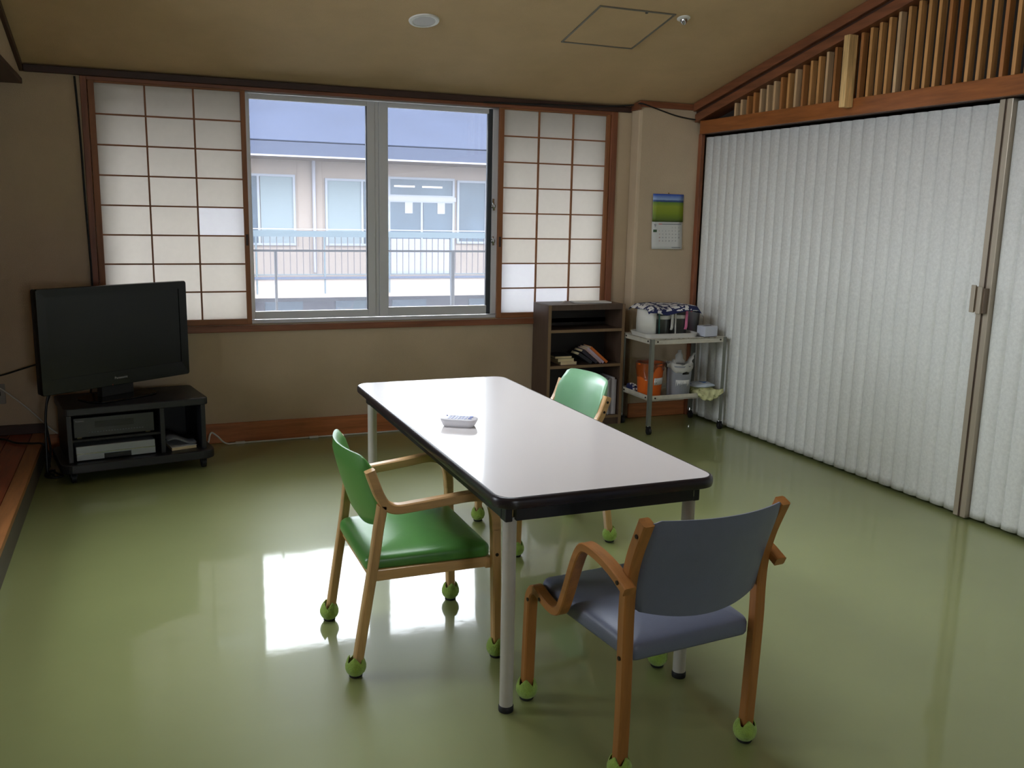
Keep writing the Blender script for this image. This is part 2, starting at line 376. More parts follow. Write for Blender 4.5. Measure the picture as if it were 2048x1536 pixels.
# ceiling: two pitched slabs
m = MB(); xc = -0.665; SK0, SK1, SX0, SX1 = 3.2, 4.05, 0.3, 1.7      # unseen skylight opening, added to light table and floor from above
def cz(y): return Z0-SLOPE*(y-YW) if y >= RIDGE else Z0+SLOPE*(YW-RIDGE)-SLOPE*(RIDGE-y)
for y0, y1, xa, xb in ((SK1, YW+0.2, xc, XE+0.2), (SK0, SK1, xc, SX0), (SK0, SK1, SX1, XE+0.2), (RIDGE, SK0, xc, XE+0.2), (YB-0.2, RIDGE, xc, XE+0.2)):
    a, b = cz(y0), cz(y1)
    m.hexa([(xa,y0,a),(xb,y0,a),(xb,y1,b),(xa,y1,b),(xa,y0,a+0.15),(xb,y0,a+0.15),(xb,y1,b+0.15),(xa,y1,b+0.15)])
tag(m.build('ceiling', 'ceiling_paper'), kind='structure')
def gable_wall(name, x0, x1, zlow, mt):
    m = MB(); P = [(YB-0.2, zlow), (YW+0.2, zlow), (YW+0.2, 2.3), (RIDGE, ceil_z(RIDGE)+0.08), (YB-0.2, 2.3)]
    m.loft([[(x0, y, z) for y, z in P], [(x1, y, z) for y, z in P]])
    return tag(m.build(name, mt), kind='structure')
sk = tag(empty('fill_skylight', (SX0, SK0, cz(SK0)+0.06)), kind='structure'); sk.rotation_euler = (-math.atan(SLOPE), 0, 0); skl = (SK1-SK0)/math.cos(math.atan(SLOPE))
for k in range(3): box('mullion', 'aluminium', sk, k*0.7-0.02, k*0.7+0.02, 0, skl, -0.03, 0.03)
for k in range(2): box('pane', 'window_glass', sk, k*0.7+0.02, k*0.7+0.68, 0, skl, -0.003, 0.003)
gable_wall('wall_right', XE, XE+0.2, 0, 'dark_room')
# rear wall and the outer wall of the raised side strip, each with an unseen window added for fill light
m = MB(); W0, W1, WZ0, WZ1 = 0.4, 1.4, 0.85, 2.15
m.box(XL-0.2, W0, YB-0.2, YB, 0, 2.6).box(W1, XE+0.2, YB-0.2, YB, 0, 2.6).box(W0, W1, YB-0.2, YB, 0, WZ0).box(W0, W1, YB-0.2, YB, WZ1, 2.6)
tag(m.build('wall_rear', 'wallpaper'), kind='structure')
m = MB(); V0, V1, VZ0, VZ1 = 3.3, 4.1, 0.55, 2.05
m.box(XL-0.2, XL, YB-0.2, V0, 0, 2.3).box(XL-0.2, XL, V1, YW+0.2, 0, 2.3).box(XL-0.2, XL, V0, V1, 0, VZ0).box(XL-0.2, XL, V0, V1, VZ1, 2.3)
tag(m.build('wall_left', 'alcove_paper'), kind='structure')
def fill_window(name, loc, rz, w_, h_, n):
    e = tag(empty(name, loc, rz), kind='structure')
    for k in range(n+1): box('mullion', 'aluminium', e, -w_/2+k*w_/n-0.025, -w_/2+k*w_/n+0.025, -0.03, 0.03, 0.05, h_-0.05)
    box('rail', 'aluminium', e, -w_/2, w_/2, -0.03, 0.03, 0, 0.05); box('rail', 'aluminium', e, -w_/2, w_/2, -0.03, 0.03, h_-0.05, h_)
    for k in range(n): box('pane', 'window_glass', e, -w_/2+k*w_/n+0.025, -w_/2+(k+1)*w_/n-0.025, -0.003, 0.003, 0.05, h_-0.05)
fill_window('fill_window_rear', (0.9, YB-0.1, 0.85), 0, 1.0, 1.3, 2)
fill_window('fill_window_side', (XL-0.1, 3.7, 0.55), math.pi/2, 0.8, 1.5, 2)

# alcove on the left: raised boarded floor, lintel and low ceiling
XA = -0.565
af = tag(empty('floor_alcove', (XA, 0, 0)), kind='structure')
box('base', 'step_face', af, XL-XA, -0.004, YB, YW, 0.0, 0.115)
pl = None; xx = 0.0; wds = [0.075]+[0.12]*12
for k, wd in enumerate(wds):
    x1 = xx-0.0015; x0 = max(xx-wd+0.0015, XL-XA+0.002)
    if x1-x0 < 0.02: break
    box('plank', 'alcove_edge' if k == 0 else 'alcove_floor', af, x0, x1, YB+0.01, YW-0.002, 0.115, 0.14 if k else 0.142, 0.002)
    xx -= wd
m = MB(); CY0, CY1, CZ = 1.8, 4.6, 2.28          # unseen clerestory strip added over the lintel to brighten the room
def lintel_piece(P): m.loft([[(XA-0.1, y, z) for y, z in P], [(XA, y, z) for y, z in P]])
lintel_piece([(YB, 2.17), (CY0, 2.17), (CY0, ceil_z(CY0)+0.05), (YB, ceil_z(YB)+0.02)])
lintel_piece([(CY1, 2.17), (YW, 2.17), (YW, ceil_z(YW)+0.02), (CY1, ceil_z(CY1)+0.02)])
lintel_piece([(CY0, 2.17), (CY1, 2.17), (CY1, CZ), (CY0, CZ)])
tag(m.build('wall_lintel', 'wallpaper'), kind='structure')
cw3 = tag(empty('fill_clerestory', (XA-0.05, CY0, CZ)), kind='structure')
for k in range(5):
    y = 0.015+k*(CY1-CY0-0.03)/4; box('mullion', 'trim_z', cw3, -0.03, 0.03, y-0.015, y+0.015, 0, ceil_z(CY0+y)-CZ-0.005)
for k in range(4):
    y0 = 0.03+k*(CY1-CY0-0.03)/4; y1 = y0+(CY1-CY0-0.03)/4-0.03
    MB().hexa([(-0.003,y0,0),(0.003,y0,0),(0.003,y1,0),(-0.003,y1,0),(-0.003,y0,ceil_z(CY0+y0)-CZ-0.004),(0.003,y0,ceil_z(CY0+y0)-CZ-0.004),(0.003,y1,ceil_z(CY0+y1)-CZ-0.004),(-0.003,y1,ceil_z(CY0+y1)-CZ-0.004)]).build('pane', 'window_glass', cw3)
tag(box('ceiling_alcove', 'beam_dark_y', None, XL-0.2, XA-0.1, YB-0.2, YW+0.2, 2.17, 2.26), kind='structure')
tag(box('trim_1', 'beam_dark_y', None, XA-0.11, XA+0.012, YB, YW-0.01, 2.155, 2.185, 0.003), kind='structure')
def sloped_trim(name, x0, x1, d0, d1, mt, ya=5.99, yb=RIDGE):
    """moulding following the ceiling, from d0 to d1 below it"""
    m = MB(); m.hexa([(x0,yb,ceil_z(yb)-d1),(x1,yb,ceil_z(yb)-d1),(x1,ya,ceil_z(ya)-d1),(x0,ya,ceil_z(ya)-d1),
                      (x0,yb,ceil_z(yb)-d0),(x1,yb,ceil_z(yb)-d0),(x1,ya,ceil_z(ya)-d0),(x0,ya,ceil_z(ya)-d0)])
    return tag(m.build(name, mt, bevel=0.003), kind='structure')
sloped_trim('trim_2', XA, XA+0.02, 0.002, 0.045, 'beam_dark_y')

# trims of the window wall
tag(box('trim_3', 'beam_dark', None, XA+0.02, 3.335, YW-0.028, YW, 2.222, 2.262, 0.004), kind='structure')
tag(box('trim_4', 'beam_dark', None, XL, XA-0.1, YW-0.02, YW, 2.13, 2.17, 0.004), kind='structure')
tag(box('trim_5', 'trim_x', None, 3.335, XR-0.02, 5.85, 5.867, 2.252, 2.294, 0.003), kind='structure')
tag(box('trim_6', 'trim_y', None, 3.328, 3.345, 5.85, YW-0.028, 2.232, 2.285, 0.003), kind='structure')
tag(box('trim_7', 'trim_x', None, OX0-0.035, OX1+0.02, YW-0.03, YW+0.05, 0.718, 0.758, 0.004), kind='structure')     # window sill
tag(box('trim_8', 'trim_z', None, OX0-0.035, OX0, YW-0.012, YW+0.06, 0.758, 2.222, 0.003), kind='structure')
tag(box('trim_9', 'trim_z', None, OX1-0.03, OX1+0.02, YW-0.012, YW+0.06, 0.758, 2.222, 0.003), kind='structure')
tag(box('trim_10', 'trim_x', None, OX0, OX1-0.03, YW-0.012, YW+0.06, 2.2, 2.222, 0.002), kind='structure')
tag(box('trim_11', 'trim_z', None, 3.838, XR-0.03, 5.825, 5.866, 0.0, 2.09, 0.004), kind='structure')   # jamb of the partition
tag(box('baseboard_back', 'baseboard_wood', None, XA, 3.345, YW-0.022, YW, 0, 0.128, 0.006), kind='structure')
tag(box('baseboard_pillar', 'baseboard_wood', None, 3.345, 3.838, 5.85, 5.867, 0, 0.11, 0.006), kind='structure')
tag(box('baseboard_alcove', 'beam_dark', None, XL, XA-0.002, YW-0.02, YW, 0.14, 0.20, 0.004), kind='structure')

# ------------------------------------------------------------------ aluminium sliding window
wn = tag(empty('window_1', (0, YW, 0)), kind='structure')
box('frame_sill', 'aluminium', wn, OX0, OX1, 0.055, 0.19, OZ0, 0.782, 0.003)
box('frame_head', 'aluminium', wn, OX0, OX1, 0.055, 0.19, 2.198, OZ1, 0.003)
box('frame_jamb', 'aluminium', wn, OX0, OX0+0.03, 0.055, 0.19, 0.782, 2.198); box('frame_jamb', 'aluminium', wn, OX1-0.03, OX1, 0.055, 0.19, 0.782, 2.198)
def sash(name, x0, x1, y0, sl, sr, rail_b, dark_r=False):
    s = empty(name, (0, 0, 0), parent=wn)
    y1 = y0+0.035; zb, zt = 0.786, 2.194
    box('stile', 'aluminium', s, x0, x0+sl, y0, y1, zb, zt, 0.003)
    box('stile', 'alu_dark' if dark_r else 'aluminium', s, x1-sr, x1, y0, y1, zb, zt, 0.003)
    box('bottom_rail', 'aluminium', s, x0+sl, x1-sr, y0, y1, zb, zb+rail_b, 0.003)
    box('top_rail', 'aluminium', s, x0+sl, x1-sr, y0, y1, 2.162, zt, 0.003)
    box('gasket', 'alu_dark', s, x1-sr-0.005, x1-sr, y0+0.004, y1-0.004, zb+rail_b, 2.162)
    box('pane', 'window_glass', s, x0+sl, x1-sr-0.005, y0+0.015, y0+0.02, zb+rail_b, 2.162)
    return s
sash('sash', OX0+0.03, 0.685, 0.115, 0.04, 0.04, 0.05)
sash('sash', 0.635, 1.478, 0.065, 0.05, 0.052, 0.05)
sash('sash', 1.505, 2.305, 0.065, 0.062, 0.028, 0.062, True)
sash('sash', 2.305, OX1-0.03, 0.115, 0.06, 0.04, 0.05)
box('meeting_strip', 'aluminium', wn, 1.478, 1.505, 0.072, 0.10, 0.786, 2.194, 0.003)
box('fixed_post', 'aluminium', wn, 2.305, 2.372, 0.06, 0.11, 0.786, 2.194, 0.004)
for zl in (1.54, 1.30):
    lk = empty('latch', (2.315, 0.056, zl), parent=wn)
    MB().lathe([(0.0, 0), (0.016, 0.0), (0.016, 0.008), (0.012, 0.012), (0, 0.012)], 16).build('latch_base', 'chrome', lk, True, rot=(math.radians(90), 0, 0))
    m = MB(); m.bar(spline([(0, -0.012, -0.028), (-0.004, -0.02, 0), (-0.008, -0.018, 0.03), (-0.004, -0.012, 0.05 if zl > 1.4 else 0.02)], 5), 0.014, 0.007)
    m.build('lever', 'chrome', lk, True)

# ------------------------------------------------------------------ shoji screens
def shoji(x0, x1, px0, px1, yf, label, bright, pull_x):
    t = empty('shoji_screen', (x0, yf, 0.762)); tag(t, label, 'paper screen')
    X = lambda x: x-x0
    zb, zt = 0.036, 1.428; H = zt+0.036
    d0, d1 = -0.012, 0.014
    box('stile', 'shoji_wood_z', t, 0, X(px0), d0, d1, 0, H, 0.002); box('stile', 'shoji_wood_z', t, X(px1), X(x1), d0, d1, 0, H, 0.002)
    box('bottom_rail', 'shoji_wood_x', t, X(px0), X(px1), d0, d1, 0, zb, 0.002); box('top_rail', 'shoji_wood_x', t, X(px0), X(px1), d0, d1, zt, H, 0.002)
    cw = (px1-px0)/3; rh = (zt-zb)/8
    for i in (1, 2): box('lattice_bar', 'shoji_wood_z', t, X(px0)+cw*i-0.005, X(px0)+cw*i+0.005, -0.009, 0.006, zb, zt)
    for j in range(1, 8): box('lattice_bar', 'shoji_wood_x', t, X(px0), X(px1), -0.006, 0.006, zb+rh*j-0.0045, zb+rh*j+0.0045)
    for i in range(3):
        for j in range(8):
            p = MB().box(X(px0)+cw*i, X(px0)+cw*(i+1), 0.0062, 0.0072, zb+rh*j, zb+rh*(j+1)).build('paper_pane', 'shoji_paper_new' if (i, j) in bright else 'shoji_paper', t)
    box('finger_pull', 'beam_dark', t, pull_x-0.008, pull_x+0.008, -0.0135, -0.011, 0.50, 0.57)
shoji(-0.222, 0.655, -0.188, 0.626, YW+0.012, 'paper shoji screen with twenty-four panes standing behind the television', {(2, 3)}, 0.863)
shoji(2.332, 3.183, 2.366, 3.154, YW+0.012, 'paper shoji screen with twenty-four panes above the brown bookcase', {(0, 0), (0, 1), (1, 0)}, 0.015)

# ------------------------------------------------------------------ right side: header, lattice, partition
XH = 3.80
tag(box('trim_12', 'header_wood', None, XH, XH+0.03, YB, 5.80, 2.083, 2.176, 0.004), kind='structure')
tag(box('trim_13', 'beam_dark_y', None, XH+0.03, XH+0.19, YB, 5.80, 2.081, 2.172, 0.002), kind='structure')
tag(box('trim_14', 'beam_dark_y', None, XH+0.19, XH+0.22, YB, 5.80, 2.083, 2.176), kind='structure')
sloped_trim('trim_15', 3.765, 3.985, 0.002, 0.06, 'trim_y', 5.84)
sloped_trim('trim_16', 3.79, 3.985, 0.06, 0.078, 'beam_dark_y', 5.84)
sloped_trim('trim_17', 3.78, 3.985, 0.078, 0.135, 'trim_y', 5.84)
m = MB(); P = [(1.0, 2.176), (5.80, 2.176), (5.80, ceil_z(5.80)), (1.0, ceil_z(1.0))]
m.loft([[(XH+0.10, y, z) for y, z in P], [(XH+0.12, y, z) for y, z in P]])
tag(m.build('gap_backing', mat('dark_backing', (44, 36, 30), 0.8, var=0.2, vscale=9)), kind='structure')  # dark board added so the shade between the slats reads black
lt = empty('lattice_transom', (XH, 0, 2.172)); tag(lt, 'row of upright wooden slats filling the gable above the folding partition', 'lattice')
y = 5.42; k = 0; kinds = ['slat_b', 'slat_b', 'slat_c', 'slat_c', 'slat_b', 'slat_b', 'slat_b', 'slat_c', 'slat_a', 'slat_b', 'slat_c', 'slat_a', 'slat_a', 'slat_b', 'slat_c']
while y > 1.2:
    zt = ceil_z(y)-0.132-2.172
    mt = kinds[k] if k < len(kinds) else random.choice(['slat_a', 'slat_a', 'slat_b', 'slat_c'])
    box('slat', mt, lt, 0.02, 0.056, y-0.020, y, 0.0, zt-0.002)
    k += 1; y -= 0.0683 if y > 4.2 else 0.0668
ob = box('timber_board', 'board_pale', None, 3.735, 3.797, 4.30-0.045, 4.30, 2.125, 2.515, 0.003)
tag(ob, 'pale weathered board fixed upright across the lattice and its lower rail', 'board')

def partition(label, ya, yb, pitch, amp):
    """folding curtain from ya (far) to yb (near)"""
    t = empty('folding_partition', (XR, (ya+yb)/2, 0)); tag(t, label, 'partition')
    cy = (ya+yb)/2
    n = int(round((ya-yb)/pitch)); prof = []
    for i in range(n):
        y0 = ya-(ya-yb)*i/n; p = (ya-yb)/n
        # a broad face, slightly bowed towards the room, then a tight crease
        for u, d in ((0.0, 1.0), (0.10, 0.35), (0.25, 0.10), (0.45, 0.0), (0.65, 0.05), (0.82, 0.22), (0.93, 0.55)):
            prof.append((d*amp, y0-u*p-cy))
    prof.append((amp, yb-cy))
    m = MB(); zs = (0.018, 0.05, 1.0, 2.064); rows = []
    for z in zs: rows.append([(-0.035+x, y, z) for x, y in prof])
    m.loft(rows, closed=False, cap0=False, cap1=False)
    back = [[(-0.035+x+0.004+0.0, y, z) for x, y in prof] for z in zs]
    o = m.build('pleated_sheet', 'accordion_vinyl', t, smooth=True, auto=50)
    o.modifiers.new('solid', 'SOLIDIFY').thickness = 0.003
    return t, cy
YP = 3.285
t, cy = partition('white folding partition between the corner pillar and the closing posts', 5.82, YP+0.035, 0.093, 0.018)
for a, b, mt in ((0.0, 0.030, 'alu_post'), (0.030, 0.034, 'alu_groove')):
    pass
def closing_post(parent, cy, y_far, y_near, side):
    box('closing_post', 'alu_post', parent, -0.052, 0.03, y_near-cy, y_far-cy, 0.01, 2.078, 0.003)
    gy = y_near if side > 0 else y_far
    box('groove_strip', 'alu_groove', parent, -0.0535, -0.050, gy-cy-0.002, gy-cy+0.002, 0.012, 2.076)
closing_post(t, cy, YP+0.037, YP+0.004, 1)
h = empty('handle', (-0.052, YP+0.028-cy, 1.06), parent=t)
box('grip', 'alu_post', h, -0.035, -0.024, -0.004, 0.022, 0.0, 0.135, 0.003); box('mount', 'handle_brown', h, -0.026, 0.0, -0.014, 0.008, 0.004, 0.128, 0.002)
t2, cy2 = partition('white folding partition nearest the camera on the right of the closing posts', YP-0.035, -3.9, 0.093, 0.020)
closing_post(t2, cy2, YP-0.004, YP-0.037, -1)
h = empty('handle', (-0.052, YP-0.012-cy2, 1.06), parent=t2)
box('grip', 'alu_post', h, -0.040, -0.028, -0.006, 0.020, -0.004, 0.13, 0.003); box('mount', 'handle_brown', h, -0.030, 0.0, -0.016, 0.006, 0.0, 0.122, 0.002)

# ------------------------------------------------------------------ ceiling fittings
ang = -math.atan(SLOPE)
def on_ceiling(name, x, y):
    o = empty(name, (x, y, ceil_z(y))); o.rotation_euler = (ang, 0, 0); return o
d = on_ceiling('downlight', 1.482, 4.96); tag(d, 'round recessed downlight with a white rim and silvery reflector', 'ceiling light')
MB().lathe([(0.060, -0.001), (0.060, -0.008), (0.066, -0.011), (0.080, -0.008), (0.083, -0.001)], 40).build('rim', 'downlight_white', d, True)
MB().lathe([(0.061, -0.0085), (0.055, -0.004), (0.045, -0.0015), (0.0, -0.001)], 40).build('reflector', 'downlight_reflector', d, True)
hc = on_ceiling('ceiling_hatch', 2.571, 4.817); tag(hc, 'square access hatch with a thin metal frame in the ceiling', 'hatch')
hw, hd, tw = 0.235, 0.247, 0.011
for nm, a in (('frame_bar', (-hw, hw, -hd, -hd+tw)), ('frame_bar', (-hw, hw, hd-tw, hd)), ('frame_bar', (-hw, -hw+tw, -hd+tw, hd-tw)), ('frame_bar', (hw-tw, hw, -hd+tw, hd-tw))):
    box(nm, 'hatch_frame', hc, a[0], a[1], a[2], a[3], -0.006, 0.0, 0.001)
box('panel', 'ceiling_paper', hc, -hw+tw+0.002, hw-tw-0.002, -hd+tw+0.002, hd-tw-0.002, -0.003, 0.0)
MB().cyl((0.06, -hd+0.02, -0.006), (0.06, -hd+0.02, -0.002), 0.008).build('catch', 'alu_dark', hc)
sp = on_ceiling('sprinkler', 2.875, 4.61); tag(sp, 'small white ceiling sprinkler beside the hatch', 'sprinkler')
MB().lathe([(0.0, 0), (0.037, -0.001), (0.037, -0.006), (0.03, -0.011), (0.0, -0.011)], 28).build('escutcheon', 'plastic_white', sp, True)
MB().lathe([(0.0, -0.011), (0.02, -0.012), (0.019, -0.022), (0.010, -0.036), (0.004, -0.040), (0, -0.040)], 20).build('head', 'chrome', sp, True)

# ------------------------------------------------------------------ table
TX0, TX1, TY0, TY1, TZ = 0.908, 1.657, 2.295, 4.16, 0.70
tb = empty('table', ((TX0+TX1)/2, (TY0+TY1)/2, 0)); tag(tb, 'long meeting table with a pale grey top and dark rounded edge', 'table')
W, D = TX1-TX0, TY1-TY0
ring = lambda ins, z, r=0.065: [(x, y, z) for x, y in rrect(W-2*ins, D-2*ins, max(r-ins, 0.01), 8)]
MB().loft([ring(0.013, 0.668), ring(0.013, TZ), ]).build('tabletop', 'laminate', tb)
MB().loft([ring(0.010, 0.664), ring(0.002, 0.668), ring(0, 0.676), ring(0, 0.690), ring(0.003, 0.697), ring(0.009, TZ+0.0004), ring(0.0128, TZ+0.0002), ring(0.0128, 0.664)], cap0=False, cap1=False).build('edge_band', 'edge_rubber', tb, True)
a = 0.052
for x in (-W/2+a, W/2-a): box('apron', 'steel_black', tb, x-0.012, x+0.012, -D/2+a+0.03, D/2-a-0.03, 0.618, 0.666, 0.002)
for y in (-D/2+a, D/2-a): box('apron', 'steel_black', tb, -W/2+a+0.02, W/2-a-0.02, y-0.012, y+0.012, 0.618, 0.666, 0.002)
for sx in (-1, 1):
    for sy in (-1, 1):
        x, y = sx*(W/2-0.066), sy*(D/2-0.075)
        lg = MB().cyl((x, y, 0.016), (x, y, 0.666), 0.021, seg=24).build('leg', 'leg_white', tb, True)
        MB().lathe([(0.0, 0), (0.0225, 0), (0.0235, 0.004), (0.0235, 0.017), (0.021, 0.02), (0, 0.02)], 24, (x, y, 0)).build('foot_cap', 'black_rubber', lg, True)
        MB().lathe([(0.0212, 0.625), (0.0235, 0.628), (0.0235, 0.665), (0.0212, 0.665)], 24, (x, y, 0)).build('collar', 'chrome', lg, True)
        box('bracket', 'steel_black', lg, x-0.024 if sx < 0 else x+0.0, x if sx < 0 else x+0.024, y-0.024, y+0.024, 0.612, 0.665, 0.004)

# ------------------------------------------------------------------ chairs
def tennis_ball(parent, x, y, rz=0.0):
    m = MB(); seg = 32; R = 0.0345; rings = []
    lat = [-90, -70, -50, -30, -10, 10, 25]
    def pt(la, th, fl=0.0):
        r = R*math.cos(math.radians(la))+fl; return (x+max(r, 0.004)*math.cos(th), y+max(r, 0.004)*math.sin(th), 0.036+R*math.sin(math.radians(la)))
    for la in lat: rings.append([pt(la, 2*math.pi*i/seg) for i in range(seg)])
    for fr in (0.33, 0.66, 1.0):
        rr = []
        for i in range(seg):
            th = 2*math.pi*i/seg; ph = ((th-rz)/(math.pi/2)) % 1.0; tri = abs(ph-0.5)*2      # 0 in mid petal, 1 at a slit
            top = 62-34*tri**1.5; la = 25+(top-25)*fr
            p = pt(la, th, 0.004*fr*(1-tri)); rr.append((p[0], p[1], p[2]+0.008*fr*(1-tri)))
        rings.append(rr)
    m.loft(rings, cap1=False)
    o = m.build('tennis_ball', 'tennis_felt', parent, True, auto=80)
    s = o.modifiers.new('solid', 'SOLIDIFY'); s.thickness = 0.0025; s.offset = -1
    MB().lathe([(0.0, 0.0), (0.019, 0.0), (0.022, 0.004), (0.019, 0.008), (0.0, 0.009)], 20, (x, y, 0.0)).build('scuffed_base', 'ball_slit', parent, True)
    return o

def seat_pad(name, mt, parent, wb, wf, y0, y1, zt, zb, dz, r=0.035):
    n = 8
    def outline(s, ins):
        out = []
        for px, py, a0 in ((1, 1, 0), (-1, 1, 90), (-1, -1, 180), (1, -1, 270)):
            hw = (wf if py > 0 else wb)/2
            cx, cy_ = px*(hw-r), (y1-r if py > 0 else y0+r)
            for k in range(n+1):
                a = math.radians(a0+90*k/n); out.append((cx+(r-ins)*math.cos(a), cy_+(r-ins)*math.sin(a)))
        ym = (y0+y1)/2
        return [(x*s, ym+(y-ym)*s) for x, y in out]
    rings = []
    for s, ins, z, wgt in ((0.93, 0, zb, .6), (0.985, 0, zb+0.004, .6), (1, 0, zb+0.012, .6), (1, 0, (zb+zt)/2, .8), (1, 0, zt-0.016, 1), (1, 0.004, zt-0.008, 1), (1, 0.010, zt-0.003, 1), (0.95, 0.006, zt, 1), (0.85, 0, zt+0.004, 1), (0.7, 0, zt+0.006, 1), (0.5, 0, zt+0.007, 1), (0.3, 0, zt+0.007, 1), (0.1, 0, zt+0.007, 1)):
        rings.append([(x, y, z+wgt*dz(x, (y-y0)/(y1-y0))) for x, y in outline(s, ins)])
    return MB().loft(rings).build(name, mt, parent, True, auto=60)

def back_pad(name, mt, parent, hw, yfun, zb, zt, th, bow, nu=24, corner=0.05, botcurve=0.03, topcurve=0.0):
    """upholstered back: loft of rounded slabs across the width; yfun(z) gives the lean, bow the hollow"""
    rings = []
    for i in range(nu+1):
        u = -1+2*i/nu; x = hw*u
        e = max(0, (abs(u)*hw-(hw-corner))/corner); drop = corner*(1-math.sqrt(max(0, 1-e*e)))
        lo = zb+botcurve*u*u+drop*0.8; hi = zt-topcurve*u*u-drop
        if hi-lo < 0.02: hi = lo+0.02
        tt = th*(1-0.45*e**3); ring = []
        N = 7
        for k in range(N+1):      # front going up
            f = k/N; z = lo+(hi-lo)*f; ease = math.sin(math.pi*min(1, max(0, f)))**0.3 if 0 < f < 1 else 0
            ring.append((x, yfun(z)+bow*(u*u-1)+tt/2*(0.15+0.85*ease), z))
        for k in range(N+1):
            f = 1-k/N; z = lo+(hi-lo)*f; ease = math.sin(math.pi*f)**0.3 if 0 < f < 1 else 0
            ring.append((x, yfun(z)+bow*(u*u-1)-tt/2*(0.15+0.85*ease), z))
        rings.append(ring)
    return MB().loft(rings).build(name, mt, parent, True, auto=70)

def leg_bar(name, pts, parent, mt, w=0.034, t=0.03, n=6):
    m = MB().bar(spline(pts, n), w, t, ch=0.13)
    return m.build(name, mt, parent, True, auto=30)

def bolt(parent, x, y, z):
    s = 1 if x > 0 else -1
    return MB().cyl((x, y, z), (x+s*0.002, y, z), 0.006, seg=12).build('bolt', 'bolt_dark', parent)

def chair_a(label, loc, rz, vinyl, rise, bolts):
    """beech chair: back top, arm and front leg in one bend, separate rear leg"""
    c = empty('armchair', loc, rz); tag(c, label, 'chair')
    lean = lambda z: -0.136-0.05*(z-0.55)/0.17
    for s in (-1, 1):
        xb, xf = s*0.236, s*0.25
        rear = leg_bar('leg', [(s*0.224, -0.235, 0.03), (s*0.228, -0.205, 0.22), (s*0.232, -0.176, 0.40), (xb, -0.163, 0.50), (xb, -0.155, 0.545), (xb, -0.150, 0.578)], c, 'chair_beech')
        tennis_ball(rear, s*0.223, -0.238, 0.4*s)
        arm = leg_bar('armrest', [(xb, -0.190, 0.695), (xb, -0.177, 0.657), (xb, -0.158, 0.608), (xb, -0.135, 0.575), (xb, -0.100, 0.562), (xb*1.01, -0.04, 0.566), (xb*1.03, 0.06, 0.576), (xf, 0.14, 0.584), (xf, 0.185, 0.577), (xf, 0.215, 0.55), (xf, 0.228, 0.51), (xf, 0.232, 0.46)], c, 'chair_beech_y', 0.034, 0.032)
        if bolts: bolt(arm, s*0.2535, -0.183, 0.672); bolt(arm, s*0.2535, -0.168, 0.628)
        front = leg_bar('leg', [(xf, 0.232, 0.462), (xf, 0.236, 0.30), (xf, 0.243, 0.03)], c, 'chair_beech')
        tennis_ball(front, xf, 0.243, 0.9*s)
        bolt(front, s*0.267, 0.233, 0.375)
        box('seat_rail', 'chair_beech_y', c, s*0.222-0.011, s*0.222+0.011, -0.175, 0.215, 0.322, 0.358, 0.003)
    box('seat_rail', 'chair_beech_y', c, -0.215, 0.215, -0.186, -0.164, 0.322, 0.362, 0.003)
    box('seat_rail', 'chair_beech_y', c, -0.235, 0.235, 0.205, 0.227, 0.318, 0.356, 0.003)
    seat_pad('seat', vinyl, c, 0.428, 0.462, -0.20, 0.226, 0.402, 0.352, lambda x, t: 0.012*math.sin(math.pi*min(1, max(0, t)))-0.006*(1-t), 0.03)
    back_pad('backrest', vinyl, c, 0.226, lean, 0.462, 0.738+rise, 0.040, 0.055, corner=0.052, botcurve=0.05, topcurve=0.004)
    return c

def chair_b(label, loc, rz, vinyl):
    """oak chair: tall rear post, S-bent arm running down into a hooked front leg"""
    c = empty('armchair', loc, rz); tag(c, label, 'chair')
    for s in (-1, 1):
        xb, xf = s*0.222, s*0.250
        rear = leg_bar('leg', [(s*0.218, -0.237, 0.03), (s*0.219, -0.242, 0.20), (xb, -0.244, 0.38), (xb, -0.243, 0.50), (xb, -0.250, 0.58), (xb, -0.272, 0.66), (xb, -0.312, 0.752)], c, 'chair_oak', 0.034, 0.034)
        tennis_ball(rear, s*0.218, -0.237, 0.5*s)
        bolt(rear, s*0.2395, -0.296, 0.712); bolt(rear, s*0.2395, -0.244, 0.36)
        front = leg_bar('leg', [(xf, 0.237, 0.03), (xf, 0.232, 0.18), (xf, 0.226, 0.31), (xf, 0.220, 0.35), (xf, 0.205, 0.376), (xf, 0.182, 0.386), (xf, 0.158, 0.380)], c, 'chair_oak', 0.036, 0.028)
        tennis_ball(front, xf, 0.238, 0.2)
        bolt(front, s*0.2685, 0.212, 0.345)
        arm = leg_bar('armrest', [(xf, 0.165, 0.382), (xf, 0.125, 0.372), (xf, 0.082, 0.366), (xf, 0.046, 0.376), (xf, 0.026, 0.404), (xf, -0.002, 0.47), (xf, -0.032, 0.545), (xf, -0.058, 0.594), (xf, -0.085, 0.614), (xf, -0.125, 0.616), (xf, -0.185, 0.607), (xf, -0.240, 0.590), (xf, -0.292, 0.566)], c, 'chair_oak_y', 0.036, 0.026)
        bolt(arm, s*0.2685, -0.262, 0.582); bolt(arm, s*0.2685, 0.140, 0.374)
    seat_pad('seat', vinyl, c, 0.408, 0.452, -0.245, 0.215, 0.400, 0.342, lambda x, t: 0.014*math.sin(math.pi*min(1, max(0, t)))+0.010*t-0.012*(x/0.2)**2*(1-t), 0.028)
    def lean(z):
        return -0.246-0.075*max(0, (z-0.52)/0.23)**1.35
    back_pad('backrest', vinyl, c, 0.209, lean, 0.462, 0.758, 0.030, 0.048, corner=0.010, botcurve=0.028, topcurve=0.0)
    return c

